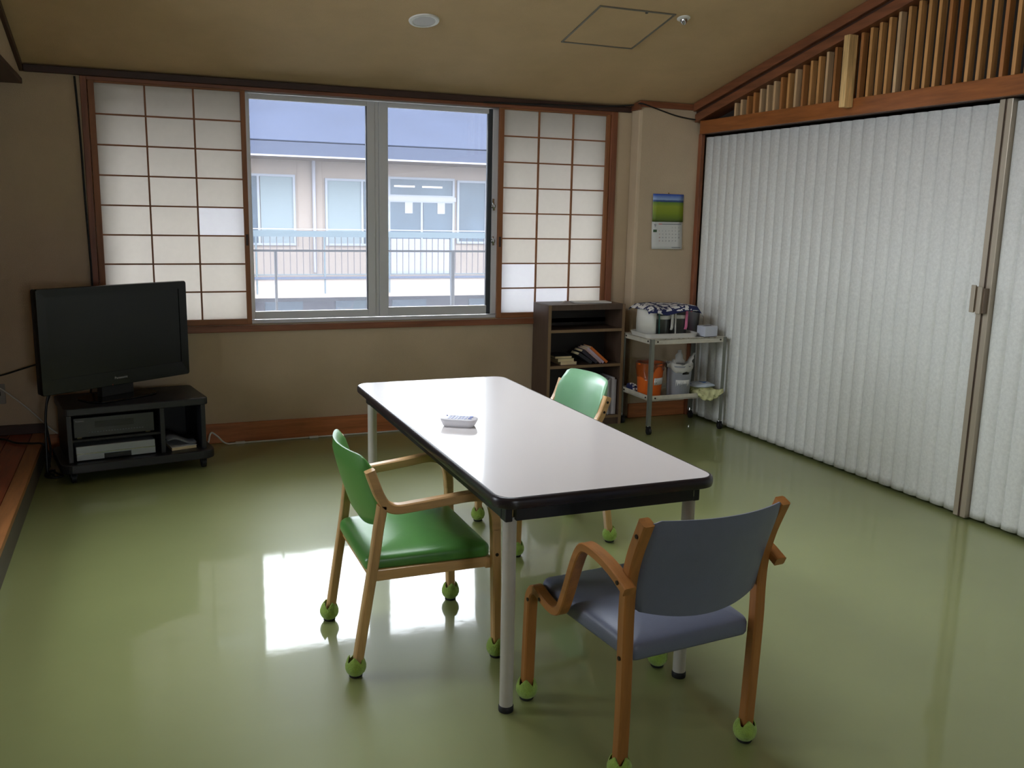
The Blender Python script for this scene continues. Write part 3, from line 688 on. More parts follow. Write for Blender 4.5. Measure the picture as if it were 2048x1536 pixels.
chair_a('beech armchair with bright green seat and back at the left of the table', (0.828, 2.955, 0), -math.pi/2, 'vinyl_green', 0.0, False)
chair_a('beech armchair with pale mint green back beyond the table near the bookcase', (1.733, 3.792, 0), math.pi/2, 'vinyl_mint', 0.02, True)
chair_b('oak armchair with slate blue seat and back at the near end of the table', (1.330, 2.197, 0), math.radians(4.8), 'vinyl_blue')

# ------------------------------------------------------------------ remote control on the table
rc = empty('remote_control', (1.098, 3.198, TZ), math.radians(-32)); tag(rc, 'white handset remote control with blue buttons lying on the table', 'remote control')
def rr(w_, d_, r_, z): return [(x, y, z) for x, y in rrect(w_, d_, r_, 6)]
MB().loft([rr(0.110, 0.058, 0.016, 0.0), rr(0.119, 0.064, 0.019, 0.004), rr(0.134, 0.073, 0.024, 0.018), rr(0.140, 0.077, 0.026, 0.026), rr(0.138, 0.075, 0.025, 0.030), rr(0.130, 0.067, 0.022, 0.032)]).build('body', 'remote_white', rc, True, auto=50)
for i in range(6):
    for j in range(4): box('button', 'remote_lilac', rc, -0.040+i*0.0125, -0.031+i*0.0125, -0.026+j*0.0135, -0.0165+j*0.0135, 0.0315, 0.0335, 0.001)
for x, y, w_, d_ in ((0.044, -0.014, 0.013, 0.009), (0.044, 0.012, 0.013, 0.012), (-0.052, 0.020, 0.006, 0.006), (0.044, 0.024, 0.010, 0.005)):
    MB().loft([rr(w_, d_, 0.003, 0.0315), rr(w_, d_, 0.003, 0.0345)]).build('button', 'remote_blue', rc, loc=(x, y, 0))

# ------------------------------------------------------------------ television and its stand
rot_c = math.radians(10)
cb = empty('television_stand', (-0.080, 5.585, 0), rot_c); tag(cb, 'low black television stand on castors in the corner', 'television stand')
w2, d2 = 0.365, 0.215
MB().loft([[(x, y, z) for x, y in rrect(0.815, 0.50, 0.07, 6, 0, -0.01)] for z in (0.062, 0.112)]).build('base_plate', 'cabinet_black', cb, bevel=0.006)
MB().loft([[(x, y, z) for x, y in rrect(0.76, 0.45, 0.03, 5)] for z in (0.375, 0.415)]).build('top_panel', 'cabinet_black', cb, bevel=0.005)
box('side_panel', 'cabinet_black', cb, -w2, -w2+0.025, -d2+0.01, d2, 0.112, 0.375, 0.002); box('side_panel', 'cabinet_black', cb, w2-0.025, w2, -d2+0.01, d2, 0.112, 0.375, 0.002)
box('divider', 'cabinet_black', cb, 0.115, 0.14, -d2+0.015, d2, 0.112, 0.375, 0.002); box('back_panel', 'cabinet_inner', cb, -w2+0.025, w2-0.025, d2-0.012, d2, 0.112, 0.375)
box('shelf', 'cabinet_inner', cb, -w2+0.025, 0.115, -d2+0.02, d2-0.012, 0.222, 0.236, 0.002)
for sx in (-1, 1):
    for sy in (-1, 1):
        x, y = sx*0.345, sy*0.185-0.01
        cs = MB().cyl((x-0.012, y, 0.028), (x+0.012, y, 0.028), 0.028, seg=20).build('castor', 'black_rubber', cb, True)
        box('fork', 'steel_black', cs, x-0.018, x+0.018, y-0.012, y+0.012, 0.03, 0.062, 0.003)

vr = empty('cassette_deck', (-0.080, 5.585, 0.236), rot_c); tag(vr, 'dark stereo receiver on the upper shelf of the television stand', 'audio deck')
box('case', 'device_dark', vr, -0.325, 0.085, -0.165, 0.14, 0.008, 0.112, 0.003)
box('front_panel', 'device_dark', vr, -0.327, 0.087, -0.172, -0.165, 0.006, 0.114, 0.002)
for i in range(20): box('button', 'paper_grey', vr, -0.255+i*0.0145, -0.247+i*0.0145, -0.175, -0.171, 0.030, 0.034)
for x in (-0.30, 0.055): box('foot', 'gold_foot', vr, x-0.012, x+0.012, -0.16, -0.13, 0.0, 0.008)
box('dial_window', 'device_black', vr, -0.22, -0.02, -0.1735, -0.171, 0.055, 0.09)
text('brand_lettering', 'Panasonic', 0.011, 'logo_silver', vr, (-0.318, -0.1725, 0.094), (math.radians(90), 0, 0))
dr = empty('video_recorder', (-0.080, 5.585, 0.112), rot_c); tag(dr, 'silver disc recorder on the bottom shelf of the television stand', 'video recorder')
box('case', 'device_silver', dr, -0.325, 0.085, -0.185, 0.13, 0.006, 0.082, 0.003)
box('lower_flap', 'device_silver', dr, -0.324, -0.185, -0.194, -0.185, 0.006, 0.040, 0.001); box('lower_flap', 'device_silver', dr, -0.045, 0.084, -0.194, -0.185, 0.006, 0.040, 0.001)
box('display', 'device_black', dr, -0.185, -0.045, -0.192, -0.185, 0.006, 0.032, 0.001)
box('trim_strip', 'chrome', dr, -0.324, 0.084, -0.192, -0.185, 0.041, 0.045)
for x in (-0.29, 0.05): box('foot', 'black_rubber', dr, x-0.012, x+0.012, -0.16, -0.13, 0, 0.006)
bk = empty('booklet', (-0.080, 5.585, 0.112), rot_c); tag(bk, 'pale instruction booklet in the right bay of the television stand', 'booklet')
MB().hexa([(0.175,-0.185,0.001),(0.315,-0.170,0.001),(0.31,0.02,0.001),(0.17,0.01,0.001),(0.175,-0.185,0.018),(0.315,-0.170,0.018),(0.31,0.02,0.018),(0.17,0.01,0.018)]).build('pages', 'paper_cream', bk)
MB().hexa([(0.172,-0.187,0.018),(0.317,-0.172,0.018),(0.312,0.022,0.018),(0.168,0.012,0.018),(0.172,-0.187,0.020),(0.317,-0.172,0.020),(0.312,0.022,0.020),(0.168,0.012,0.020)]).build('cover', 'paper_white', bk)
m = MB(); rws = []
for i in range(13):
    t = i/12; x = 0.155+0.165*t; z = 0.052+0.014*math.sin(t*math.pi*1.7+0.5)-0.02*t*t
    rws.append([(x, -0.185+0.03*t, z), (x+0.004, 0.0, z+0.006)])
mg = m.loft(rws, False, False, False).build('magazine', 'paper_grey', None, True, loc=(-0.080, 5.585, 0.112), rot=(0, 0, rot_c))
mg.modifiers.new('solid', 'SOLIDIFY').thickness = 0.008
tag(mg, 'curled grey magazine lying on the booklet in the television stand', 'magazine')

tva = math.atan2(5.857-5.335, 0.234+0.529)
tv = empty('television', (-0.1475, 5.596, 0.415), tva); tag(tv, 'black flat screen television standing at an angle in the corner', 'television')
TW, TH, tb0 = 0.924, 0.566, 0.077
def slab(m, w_, z0, z1, y0, y1, r): return m.loft([[(x, y0, z) for x, z in rrect(w_, z1-z0, r, 5, 0, (z0+z1)/2)], [(x, y1, z) for x, z in rrect(w_, z1-z0, r, 5, 0, (z0+z1)/2)]])
def bezel():
    outer = rrect(TW, TH, 0.012, 4, 0, tb0+TH/2); sw, sh = TW-0.105, TH-0.125
    inner = rrect(sw, sh, 0.004, 4, 0, tb0+TH/2+0.018)
    m = MB()
    def belly(p, y): # the lower edge of the bezel bows downwards in the middle
        x, z = p; k = 1-(2*x/TW)**2
        return (x, y, z-0.014*k if z < tb0+0.03 else z)
    m.loft([[belly(p, -0.02) for p in outer], [belly(p, -0.036) for p in outer], [(p[0]*0.994, -0.042, tb0+TH/2+(p[1]-tb0-TH/2)*0.99) for p in outer],
            [(p[0], -0.040, p[1]) for p in inner], [(p[0], -0.034, p[1]) for p in inner]], cap0=False, cap1=False)
    return m
bezel().build('bezel', 'tv_gloss', tv, True, auto=30)
slab(MB(), TW-0.10, tb0+0.075, tb0+TH-0.04, -0.036, -0.033, 0.003).build('screen', 'tv_screen', tv)
slab(MB(), TW-0.004, tb0+0.002, tb0+TH-0.002, -0.022, 0.01, 0.012).build('back_shell', 'tv_matte', tv, bevel=0.004)
slab(MB(), 0.62, tb0+0.06, tb0+TH-0.08, 0.01, 0.055, 0.03).build('back_bulge', 'tv_matte', tv, bevel=0.01)
box('neck', 'tv_matte', tv, -0.10, 0.10, -0.005, 0.045, 0.012, tb0+0.12, 0.004)
MB().loft([[(x, y, z) for x, y in rrect(0.42, 0.25, 0.09, 8)] for z in (0.0, 0.014)]).build('foot', 'tv_gloss', tv, bevel=0.004)
text('brand_lettering', 'Panasonic', 0.019, 'logo_silver', tv, (0, -0.0422, tb0+0.036), (math.radians(90), 0, 0), 'CENTER', 1.1)
MB().cyl((-0.055, -0.040, tb0+0.006), (-0.055, -0.043, tb0+0.006), 0.0025, seg=10).build('standby_light', 'led_red', tv)

# ------------------------------------------------------------------ bookcase and books
BX0, BX1, BY0, BY1, BZ = 2.605, 3.205, 5.712, 5.978, 0.876
bc = empty('bookcase', ((BX0+BX1)/2, BY0, 0)); tag(bc, 'low brown wooden bookcase under the right end of the window', 'bookcase')
hw, dp = (BX1-BX0)/2, BY1-BY0
for s in (-1, 1): box('side_panel', 'bookcase_wood', bc, s*hw if s < 0 else hw-0.022, -hw+0.022 if s < 0 else hw, 0, dp, 0, BZ-0.001, 0.001)
box('top_panel', 'bookcase_wood', bc, -hw+0.022, hw-0.022, 0.001, dp, BZ-0.038, BZ, 0.001)
box('back_panel', 'bookcase_back', bc, -hw+0.022, hw-0.022, dp-0.008, dp, 0.03, BZ-0.038)
for z in (0.682, 0.428, 0.05):
    sh = box('shelf', 'bookcase_wood', bc, -hw+0.022, hw-0.022, 0.004, dp-0.008, z, z+0.02)
    box('edge_strip', 'bookcase_edge', sh, -hw+0.022, hw-0.022, 0.001, 0.004, z, z+0.02)
for s in (-1, 1): box('edge_strip', 'bookcase_edge', bc, s*(hw-0.011)-0.011, s*(hw-0.011)+0.011, -0.002, 0.0, 0, BZ)
box('plinth', 'bookcase_wood', bc, -hw+0.022, hw-0.022, 0.012, 0.024, 0, 0.05)
def book(label, group, loc, rot, w_, h_, t_, cover, pages='paper_cream'):
    b = empty('book', loc); b.rotation_euler = rot; tag(b, label, 'book', group)
    # thickness along x, depth along y (spine at -y), height along z
    box('pages', pages, b, 0.002, t_-0.002, 0.003, w_-0.003, 0.003, h_-0.003)
    mc = mat('cover_%d' % len(MATS), cover, 0.5)
    box('cover', mc, b, 0, 0.002, 0, w_, 0, h_); box('cover', mc, b, t_-0.002, t_, 0, w_, 0, h_); box('spine', mc, b, 0.002, t_-0.002, 0, 0.003, 0, h_)
    return b
S2 = 0.4482
fl = (0, math.radians(90), 0)     # lying: height runs along +x, thickness down
def flat(label, x, y, z, h_, w_, t_, cover, rz=0.0):
    b = empty('book', (x, y, z), rz); tag(b, label, 'book', 'books on the middle shelf of the bookcase')
    mc = mat('cover_%d' % len(MATS), cover, 0.5)
    box('pages', 'paper_cream', b, 0.0, h_-0.002, 0.0, w_-0.003, 0.002, t_-0.002)
    box('cover', mc, b, -0.001, h_, -0.001, w_, 0, 0.002); box('cover', mc, b, -0.001, h_, -0.001, w_, t_-0.002, t_); box('spine', mc, b, -0.001, h_, w_-0.003, w_, 0.002, t_-0.002)
flat('cream-edged book at the bottom of the flat stack in the bookcase', 2.725, 5.745, S2, 0.125, 0.17, 0.022, (206, 170, 150))
flat('cream-edged book in the middle of the flat stack in the bookcase', 2.705, 5.750, S2+0.0222, 0.125, 0.165, 0.022, (214, 196, 150))
flat('dark book on top of the flat stack in the bookcase', 2.685, 5.755, S2+0.0444, 0.13, 0.165, 0.018, (52, 54, 58))
def leaning(label, x, ang, h_, t_, cover, y=5.735):
    """lower left edge of the book stands at x; it leans to the left"""
    b = book(label, 'books on the middle shelf of the bookcase', (x, y, S2), (0, -ang, 0), 0.13, h_, t_, cover)
    return b
bx_ = 3.082
for lb_, an_, h_, t_, cv_ in (('orange book leaning at the right of the row on the middle shelf', 50, 0.175, 0.018, (224, 120, 52)),
                              ('lilac and white book leaning just under the orange one', 50, 0.170, 0.016, (196, 176, 196)),
                              ('white book leaning third from the right on the middle shelf', 50, 0.165, 0.012, (190, 160, 160)),
                              ('black book leaning behind the lilac one on the middle shelf', 53, 0.15, 0.020, (46, 40, 54)),
                              ('dark grey book leaning lowest against the flat stack', 57, 0.125, 0.022, (40, 40, 48))):
    a_ = math.radians(an_)
    if bx_ < 3.08: bx_ -= t_/math.cos(a_)+0.001
    leaning(lb_, bx_, a_, h_, t_, cv_)
    if bx_ == 3.082: bx_ = 3.0799
S3 = 0.0702
xs = 3.172; cols = [(170, 164, 166), (200, 196, 198), (150, 144, 148), (188, 186, 190), (120, 122, 132), (206, 204, 204), (150, 152, 140), (122, 130, 92), (176, 174, 170), (150, 156, 150), (196, 196, 190), (140, 150, 140), (180, 184, 178)]
names = ['rose grey', 'white', 'dull mauve', 'pale lilac', 'slate', 'off-white', 'khaki grey', 'olive green', 'warm grey', 'sage grey', 'ivory', 'moss grey', 'pale sage']
for i, (cc, nm) in enumerate(zip(cols, names)):
    t_ = 0.012+0.006*((i*7) % 3)
    xs -= t_+0.001
    book('%s magazine, %s from the right on the bottom shelf of the bookcase' % (nm, ['first','second','third','fourth','fifth','sixth','seventh','eighth','ninth','tenth','eleventh','twelfth','thirteenth'][i]), 'magazines on the bottom shelf of the bookcase',
         (xs, 5.735+0.004*(i % 3), S3), (0, 0, 0), 0.19, (0.285 if i == 7 else 0.255+0.008*((i*5) % 3)), t_, cc, 'paper_white')
nb = empty('notebook', (2.86, 5.80, BZ), math.radians(-4)); tag(nb, 'thin white notebook lying on top of the bookcase', 'notebook')
box('pages', 'paper_white', nb, 0, 0.27, 0, 0.12, 0.0, 0.007); box('cover', 'paper_white', nb, -0.002, 0.272, -0.002, 0.122, 0.007, 0.008)
pn = MB().cyl((2.79, 5.88, BZ+0.005), (2.85, 5.955, BZ+0.005), 0.004, seg=8).build('pencil', 'alu_post'); tag(pn, 'brown pencil beside the notebook on the bookcase', 'pencil')

# ------------------------------------------------------------------ trolley
tr = empty('trolley', (3.215, 5.345, 0)); tag(tr, 'cream painted two-tier metal trolley on castors in the corner', 'trolley')
LW, LD = 0.610, 0.405
def post(x, y):
    sx = 1 if x < LW/2 else -1; sy = 1 if y < LD/2 else -1
    p = MB().box(min(x, x+sx*0.026), max(x, x+sx*0.026), min(y, y+sy*0.003), max(y, y+sy*0.003), 0.062, 0.668).box(min(x, x+sx*0.003), max(x, x+sx*0.003), min(y+sy*0.003, y+sy*0.026), max(y+sy*0.003, y+sy*0.026), 0.062, 0.668).build('post', 'trolley_steel', tr)
    cx, cy_ = x+sx*0.012, y+sy*0.012
    MB().cyl((cx, cy_, 0.052), (cx, cy_, 0.075), 0.008, seg=10).build('stem', 'chrome', p)
    wl = MB().cyl((cx-0.010, cy_-0.008, 0.025), (cx+0.010, cy_-0.008, 0.025), 0.025, seg=20).build('castor', 'black_rubber', p, True)
    MB().bar([(cx-0.013, cy_-0.008, 0.022), (cx-0.013, cy_-0.002, 0.055)], 0.003, 0.022).bar([(cx+0.013, cy_-0.008, 0.022), (cx+0.013, cy_-0.002, 0.055)], 0.003, 0.022).box(cx-0.0145, cx+0.0145, cy_-0.014, cy_+0.010, 0.052, 0.056).build('fork', 'steel_black', p)
for x in (0, LW):
    for y in (0, LD): post(x, y)
for z, nm in ((0.632, 'upper_shelf'), (0.238, 'lower_shelf')):
    g = 0.0035
    sh = MB().box(g, LW-g, g, LD-g, z+0.030 if nm == 'upper_shelf' else z+0.004, z+0.033 if nm == 'upper_shelf' else z+0.007).build(nm, 'trolley_paint', tr)
    for a in ((g, LW-g, g, g+0.002), (g, LW-g, LD-g-0.002, LD-g), (g, g+0.002, g+0.002, LD-g-0.002), (LW-g-0.002, LW-g, g+0.002, LD-g-0.002)):
        box('lip', 'trolley_paint', sh, a[0], a[1], a[2], a[3], z, z+0.036)
    for x in (0.05, LW-0.05): MB().cyl((x, g, z+0.018), (x, g-0.005, z+0.018), 0.006, seg=10).build('bolt', 'bolt_dark', sh)
    for y in (0.05, LD-0.05): MB().cyl((g, y, z+0.018), (g-0.005, y, z+0.018), 0.006, seg=10).build('bolt', 'bolt_dark', sh)
    if nm == 'upper_shelf':
        for k in range(9):
            x = 0.1+0.05*k+random.uniform(-.015, .015); box('rust_spot', 'rust', sh, x, x+random.uniform(.004, .02), g-0.0005, g, z+0.034, z+0.0362)
SU = 0.665; SL = 0.2455
# cup case with two jugs
cc = empty('cup_case', (3.43, 5.545, SU), math.radians(-3)); tag(cc, 'white plastic drainer case on the upper shelf of the trolley', 'drainer')
MB().loft([[(x, y, z) for x, y in rrect(0.40, 0.26, 0.04, 6)] for z in (0.0, 0.004)]+[[(x, y, 0.030) for x, y in rrect(0.42, 0.28, 0.045, 6)], [(x, y, 0.030) for x, y in rrect(0.41, 0.27, 0.04, 6)], [(x, y, 0.006) for x, y in rrect(0.39, 0.25, 0.035, 6)]]).build('tray', 'plastic_white', cc, True)
m = MB(); arc = [(-0.20+0.0, -0.13), (-0.203, 0.0), (-0.20, 0.13)]
prof = []
for k in range(11):
    a = math.radians(180+55-110*k/10) ; prof.append((-0.03+0.175*math.cos(a), 0.150*math.sin(a)))
rows = [[(x, y, 0.022) for x, y in prof], [(x, y, 0.12) for x, y in prof], [(x*0.97, y*0.98, 0.215) for x, y in prof]]
o = m.loft(rows, False, False, False).build('end_wall', 'plastic_white', cc, True); o.modifiers.new('solid', 'SOLIDIFY').thickness = 0.004
def jug(label, loc, rz, handle, lid, side):
    j = empty('water_jug', loc, rz); tag(j, label, 'jug')
    MB().lathe([(0.0, 0.0), (0.058, 0.0), (0.061, 0.004), (0.068, 0.19), (0.066, 0.19), (0.059, 0.006), (0, 0.006)], 32).build('body', 'clear_plastic', j, True)
    MB().lathe([(0.0665, 0.118), (0.0685, 0.118), (0.069, 0.143), (0.067, 0.143)], 32).build('band', 'plastic_white', j, True)
    MB().bar([(side, -0.070, 0.045), (side, -0.078, 0.060), (side, -0.080, 0.12), (side, -0.080, 0.175), (side*0.8, -0.070, 0.19)], 0.020, 0.010).build('handle', handle, j, True)
    MB().bar([(-0.055, -0.046, 0.012), (-0.06, -0.046, 0.18)], 0.012, 0.006).build('grip_strip', lid, j, True)
    MB().lathe([(0.0, 0.186), (0.07, 0.186), (0.071, 0.200), (0.05, 0.206), (0, 0.206)], 32).build('lid', lid, j, True)
jug('clear plastic jug with a white handle at the left of the drainer', (3.385, 5.520, SU+0.007), math.radians(12), 'plastic_white', 'plastic_teal', 0.035)
jug('clear plastic jug with a pink handle at the right of the drainer', (3.537, 5.535, SU+0.007), math.radians(5), 'plastic_pink', 'plastic_white', 0.012)
# printed cloth over the case
m = MB(); nx, ny = 26, 18; vs = []; fs = []
for j in range(ny+1):
    for i in range(nx+1):
        u = i/nx; v = j/ny
        x = -0.225+0.45*u; y = -0.165+0.33*v
        z = 0.222+0.012*math.sin(3*math.pi*u+1)*math.sin(2*math.pi*v)*0.4
        ex = max(0, abs(x)-0.165)/0.06; ey = max(0, abs(y)-0.13)/0.035
        z -= 0.050*ex**1.3*(1.0 if x > 0 else 0.55)+0.030*min(1, ey)**1.2
        if y < -0.06: z -= 0.028*(1-abs(u-0.33)/0.33 if abs(u-0.33) < 0.33 else 0)*((-0.06-y)/0.1)
        x *= 1-0.05*min(1, ex)
        vs.append((x, y-0.01*math.sin(math.pi*u), z))
for j in range(ny):
    for i in range(nx): q = j*(nx+1)+i; fs.append((q, q+1, q+nx+2, q+nx+1))
cl = m.add(vs, fs).build('printed_cloth', 'cloth_navy', None, True, loc=(3.435, 5.545, SU), rot=(0, 0, math.radians(-3)))
cl.modifiers.new('solid', 'SOLIDIFY').thickness = 0.003
tag(cl, 'navy cloth with white printed squares draped over the drainer case', 'cloth')
tbx = empty('tissue_box', (3.712, 5.425, SU+0.0), math.radians(6)); tag(tbx, 'small pale box with a dark opening at the end of the trolley', 'box')
box('carton', 'plastic_bluewhite', tbx, -0.057, 0.057, -0.045, 0.045, 0.003, 0.076, 0.004)
box('underside', 'device_black', tbx, -0.055, 0.055, -0.043, 0.043, 0.0, 0.003)
MB().loft([[(x, y, z) for x, y in rrect(0.066, 0.036, 0.0175, 6)] for z in (0.0755, 0.0772)]).build('opening', 'device_black', tbx)
ts = empty('measuring_cup', (3.70, 5.60, SU+0.0)); tag(ts, 'translucent cup with pinkish contents behind the small pale box', 'cup')
MB().lathe([(0.0, 0.0), (0.040, 0.0), (0.052, 0.16), (0.050, 0.16), (0.038, 0.004), (0, 0.004)], 24).build('body', 'clear_plastic', ts, True)
box('stick', 'plastic_pink', ts, -0.028, -0.018, -0.02, -0.012, 0.005, 0.19, 0.002)
# buckets
def bucket(name, label, cat, loc, r0, r1, h_, mt):
    b = empty(name, loc); tag(b, label, cat)
    MB().lathe([(0.0, 0.0), (r0, 0.0), (r0+0.002, 0.004), (r1, h_-0.012), (r1+0.005, h_-0.010), (r1+0.005, h_), (r1-0.002, h_), (r0-0.002, 0.005), (0, 0.005)], 36).build('shell', mt, b, True)
    return b
def curved_label(parent, r, z0, z1, a0, a1, mt):
    m = MB(); n = 10; R = []
    for k in range(n+1):
        a = math.radians(a0+(a1-a0)*k/n); R.append([(r*math.cos(a), r*math.sin(a), z0), ((r+0.0035)*math.cos(a), (r+0.0035)*math.sin(a), z1)])
    o = m.loft(R, False, False, False).build('label_sheet', mt, parent, True); o.modifiers.new('solid', 'SOLIDIFY').thickness = 0.0008
    return o
ob = bucket('bucket', 'orange plastic bucket lined with a clear bag on the lower shelf', 'bucket', (3.318, 5.520, SL), 0.080, 0.096, 0.235, 'bucket_orange')
m = MB(); seg = 48; R = []
for fr in (0, .15, .35, .6, 1.0):
    row = []
    for i in range(seg):
        th = 2*math.pi*i/seg; dep = 0.075+0.045*math.sin(2*th+0.7)+0.02*math.sin(5*th)
        z = 0.240-fr*dep; rr_ = 0.080+0.016*z/0.235+0.007+0.003*math.sin(7*th+fr*4)
        row.append((rr_*math.cos(th), rr_*math.sin(th), z))
    R.append(row)
inner = [[((0.093-0.0035*math.sin(5*2*math.pi*i/seg)*f)*math.cos(2*math.pi*i/seg)*(1-f*.1), (0.093-0.0035*math.sin(5*2*math.pi*i/seg)*f)*math.sin(2*math.pi*i/seg)*(1-f*.1), 0.240-0.09*f) for i in range(seg)] for f in (1, .5, 0)]
m.loft(inner+R, True, False, False).build('bag_liner', 'bag_film', ob, True)
curved_label(ob, 0.0885, 0.085, 0.135, -100, -40, 'paper_white')
text('label_writing', '79', 0.030, 'bolt_dark', ob, (-0.004, -0.0925, 0.096), (math.radians(86), 0, math.radians(14)))
gb = bucket('bucket', 'grey plastic bucket holding a white carrier bag on the lower shelf', 'bucket', (3.507, 5.442, SL), 0.078, 0.090, 0.225, 'bucket_grey')
curved_label(gb, 0.0825, 0.065, 0.125, -135, -60, 'paper_white')
text('label_writing', 'Lc2 7', 0.022, 'paper_grey', gb, (-0.042, -0.0845, 0.085), (math.radians(86), 0, math.radians(-8)), sx=1.1)
curved_label(gb, 0.0885, 0.165, 0.195, -105, -70, 'device_black')
m = MB(); seg = 40; R = []
for k, (rr_, zz) in enumerate(((0.064, 0.15), (0.082, 0.215), (0.092, 0.238), (0.0965, 0.228), (0.097, 0.205))):
    row = []
    for i in range(seg):
        th = 2*math.pi*i/seg; wob = 0.006*math.sin(5*th+k)+0.004*math.sin(11*th)
        zz2 = zz-(0.028*max(0, math.sin(th*1.5+1.2)) if k >= 3 else 0)+wob
        row.append(((rr_+wob*0.15)*math.cos(th), (rr_+wob*0.15)*math.sin(th), zz2))
    R.append(row)
m.loft(R, True, False, False)
for a0, hgt, lean_ in ((60, 0.10, 0.02), (5, 0.085, 0.055), (200, 0.05, 0.0)):
    a = math.radians(a0); ex, ey = 0.07*math.cos(a), 0.07*math.sin(a); L = []
    for k in range(7):
        f = k/6; wd = 0.042*(1-0.75*f)+0.006*math.sin(k*2.1); tx, ty = -math.sin(a), math.cos(a)
        L.append([(ex+lean_*f*math.cos(a)-tx*wd, ey+lean_*f*math.sin(a)-ty*wd, 0.215+hgt*f+0.008*math.sin(k)), (ex+lean_*f*math.cos(a)*1.1, ey-0.012*f, 0.222+hgt*f), (ex+lean_*f*math.cos(a)+tx*wd, ey+lean_*f*math.sin(a)+ty*wd, 0.212+hgt*f)])
    m.loft(L, False, False, False)
cbg = m.build('carrier_bag', 'thin_bag', gb, True, auto=80); cbg.modifiers.new('solid', 'SOLIDIFY').thickness = 0.001
# folded cloths and plastic on the lower shelf
def lump(name, label, cat, loc, sx, sy, sz, mt, seed, skirt=0.0, rz=0.0):
    rnd = random.Random(seed); m = MB(); seg = 36; ph = [rnd.uniform(0, 6.28) for _ in range(6)]; R = []
    for k, (s, z) in enumerate(((0.86, 0.0), (1.0, 0.12), (1.02, 0.35), (0.97, 0.62), (0.86, 0.85), (0.62, 0.97), (0.3, 1.02), (0.04, 1.0))):
        row = []
        for i in range(seg):
            th = 2*math.pi*i/seg; q = 1+0.05*math.sin(5*th+ph[0]+k*.7)+0.035*math.sin(9*th+ph[1])+0.03*math.sin(13*th+ph[2]-k)
            ca, sa = math.cos(th), math.sin(th); se = (abs(ca)**4+abs(sa)**4)**-0.25
            x = sx*s*se*ca*q; y = sy*s*se*sa*q; zz = sz*z*(1+0.12*math.sin(4*th+ph[3]+k))
            if skirt and y < -sy*0.45: zz -= skirt*min(1, (-y/sy-0.45)/0.5)*(1-z*0.6)*max(0, 1-(x/sx)**2*0.9)
            row.append((x, y, zz))
        R.append(row)
    o = m.loft(R).build(name, mt, None, True, auto=80, loc=loc, rot=(0, 0, rz)); tag(o, label, cat)
    return o
lump('floral_bag', 'yellow floral cloth bag sagging over the front of the lower shelf', 'cloth bag', (3.705, 5.450, SL), 0.092, 0.105, 0.05, 'cloth_floral', 3)
m = MB(); R = []
for k in range(8):      # the front flap of the bag hangs over the lip
    f = k/7; row = []
    for i in range(17):
        u = -1+2*i/16; x = 0.112*u*(1-0.12*f); hang = 0.075*f*(1-0.55*abs(u+0.1)**2)
        row.append((x+0.006*math.sin(i*2.1), -0.002-0.018*math.sin(f*math.pi*0.6)-0.005*math.sin(i*1.7+k), 0.048-hang+0.004*math.sin(i*1.3)))
    R.append(row)
fb = m.loft(R, False, False, False).build('cloth_flap', 'cloth_floral', None, True, auto=80, loc=(3.705, 5.345, SL)); fb.modifiers.new('solid', 'SOLIDIFY').thickness = 0.003
fb.parent = bpy.data.objects['floral_bag']; fb.location = (0, -0.105, 0)
lump('plastic_pouch', 'clear plastic pouch with blue print lying on the floral bag', 'pouch', (3.715, 5.470, SL+0.0535), 0.085, 0.075, 0.026, 'plastic_sheet', 11)
lump('folded_cloth', 'small folded floral cloth behind the blue printed pouch', 'cloth', (3.64, 5.65, SL), 0.075, 0.05, 0.11, 'cloth_floral', 21)
lump('crumpled_bag', 'crumpled black and white bag in the corner of the lower shelf', 'bag', (3.262, 5.665, SL), 0.030, 0.05, 0.055, 'cloth_navy', 5)

# ------------------------------------------------------------------ calendar on the pillar
ca = empty('wall_calendar', (3.478, 5.8655, 1.259)); tag(ca, 'wall calendar with a green rice field photograph hanging on the pillar', 'calendar')
def sheet(name, z0, z1, mt, curl0, curl1, wl0=0.0):
    m = MB(); R = []
    for k in range(9):
        f = k/8; z = z0+(z1-z0)*f
        R.append([(0.258*i/6+wl0*(1-f), -0.004-curl0*(1-f)**2-curl1*((i/6-0.5)*2)**2*(1-f), z) for i in range(7)])
    o = m.loft(R, False, False, False).build(name, mt, ca, True); o.modifiers.new('solid', 'SOLIDIFY').thickness = 0.0012
    return o
sheet('picture_page', 0.198, 0.396, 'calendar_photo', 0.004, 0.002)
sheet('month_page', 0.0, 0.197, 'paper_white', 0.010, 0.0, 0.002)
def cal_y(z): return -0.0056-0.010*(1-z/0.197)**2
text('month_number', '9', 0.034, 'paper_grey', ca, (0.018, cal_y(0.16)-0.001, 0.158), (math.radians(90), 0, 0))
box('badge', mat('cal_green', (60, 92, 60), 0.6), ca, 0.012, 0.042, cal_y(0.13)-0.0015, cal_y(0.13)-0.0005, 0.122, 0.140)
box('weekday_bar', mat('cal_red', (190, 80, 80), 0.6), ca, 0.056, 0.084, cal_y(0.18)-0.0015, cal_y(0.18)-0.0005, 0.178, 0.183)
box('weekday_bar', 'paper_grey', ca, 0.084, 0.248, cal_y(0.18)-0.0015, cal_y(0.18)-0.0005, 0.178, 0.183)
day = 1
for r in range(5):
    for c_ in range(7):
        if (r == 0 and c_ < 4) or day > 30: continue
        z = 0.152-r*0.024
        text('date', str(day), 0.011, 'cal_red' if c_ == 0 else 'paper_grey', ca, (0.060+c_*0.0275, cal_y(z)-0.001, z), (math.radians(90), 0, 0)); day += 1
box('footer_line', 'paper_grey', ca, 0.17, 0.245, cal_y(0.012)-0.002, cal_y(0.012)-0.001, 0.010, 0.014)
MB().cyl((0.13, 0.0, 0.402), (0.13, -0.006, 0.402), 0.004, seg=10).build('pin', 'rust', ca)

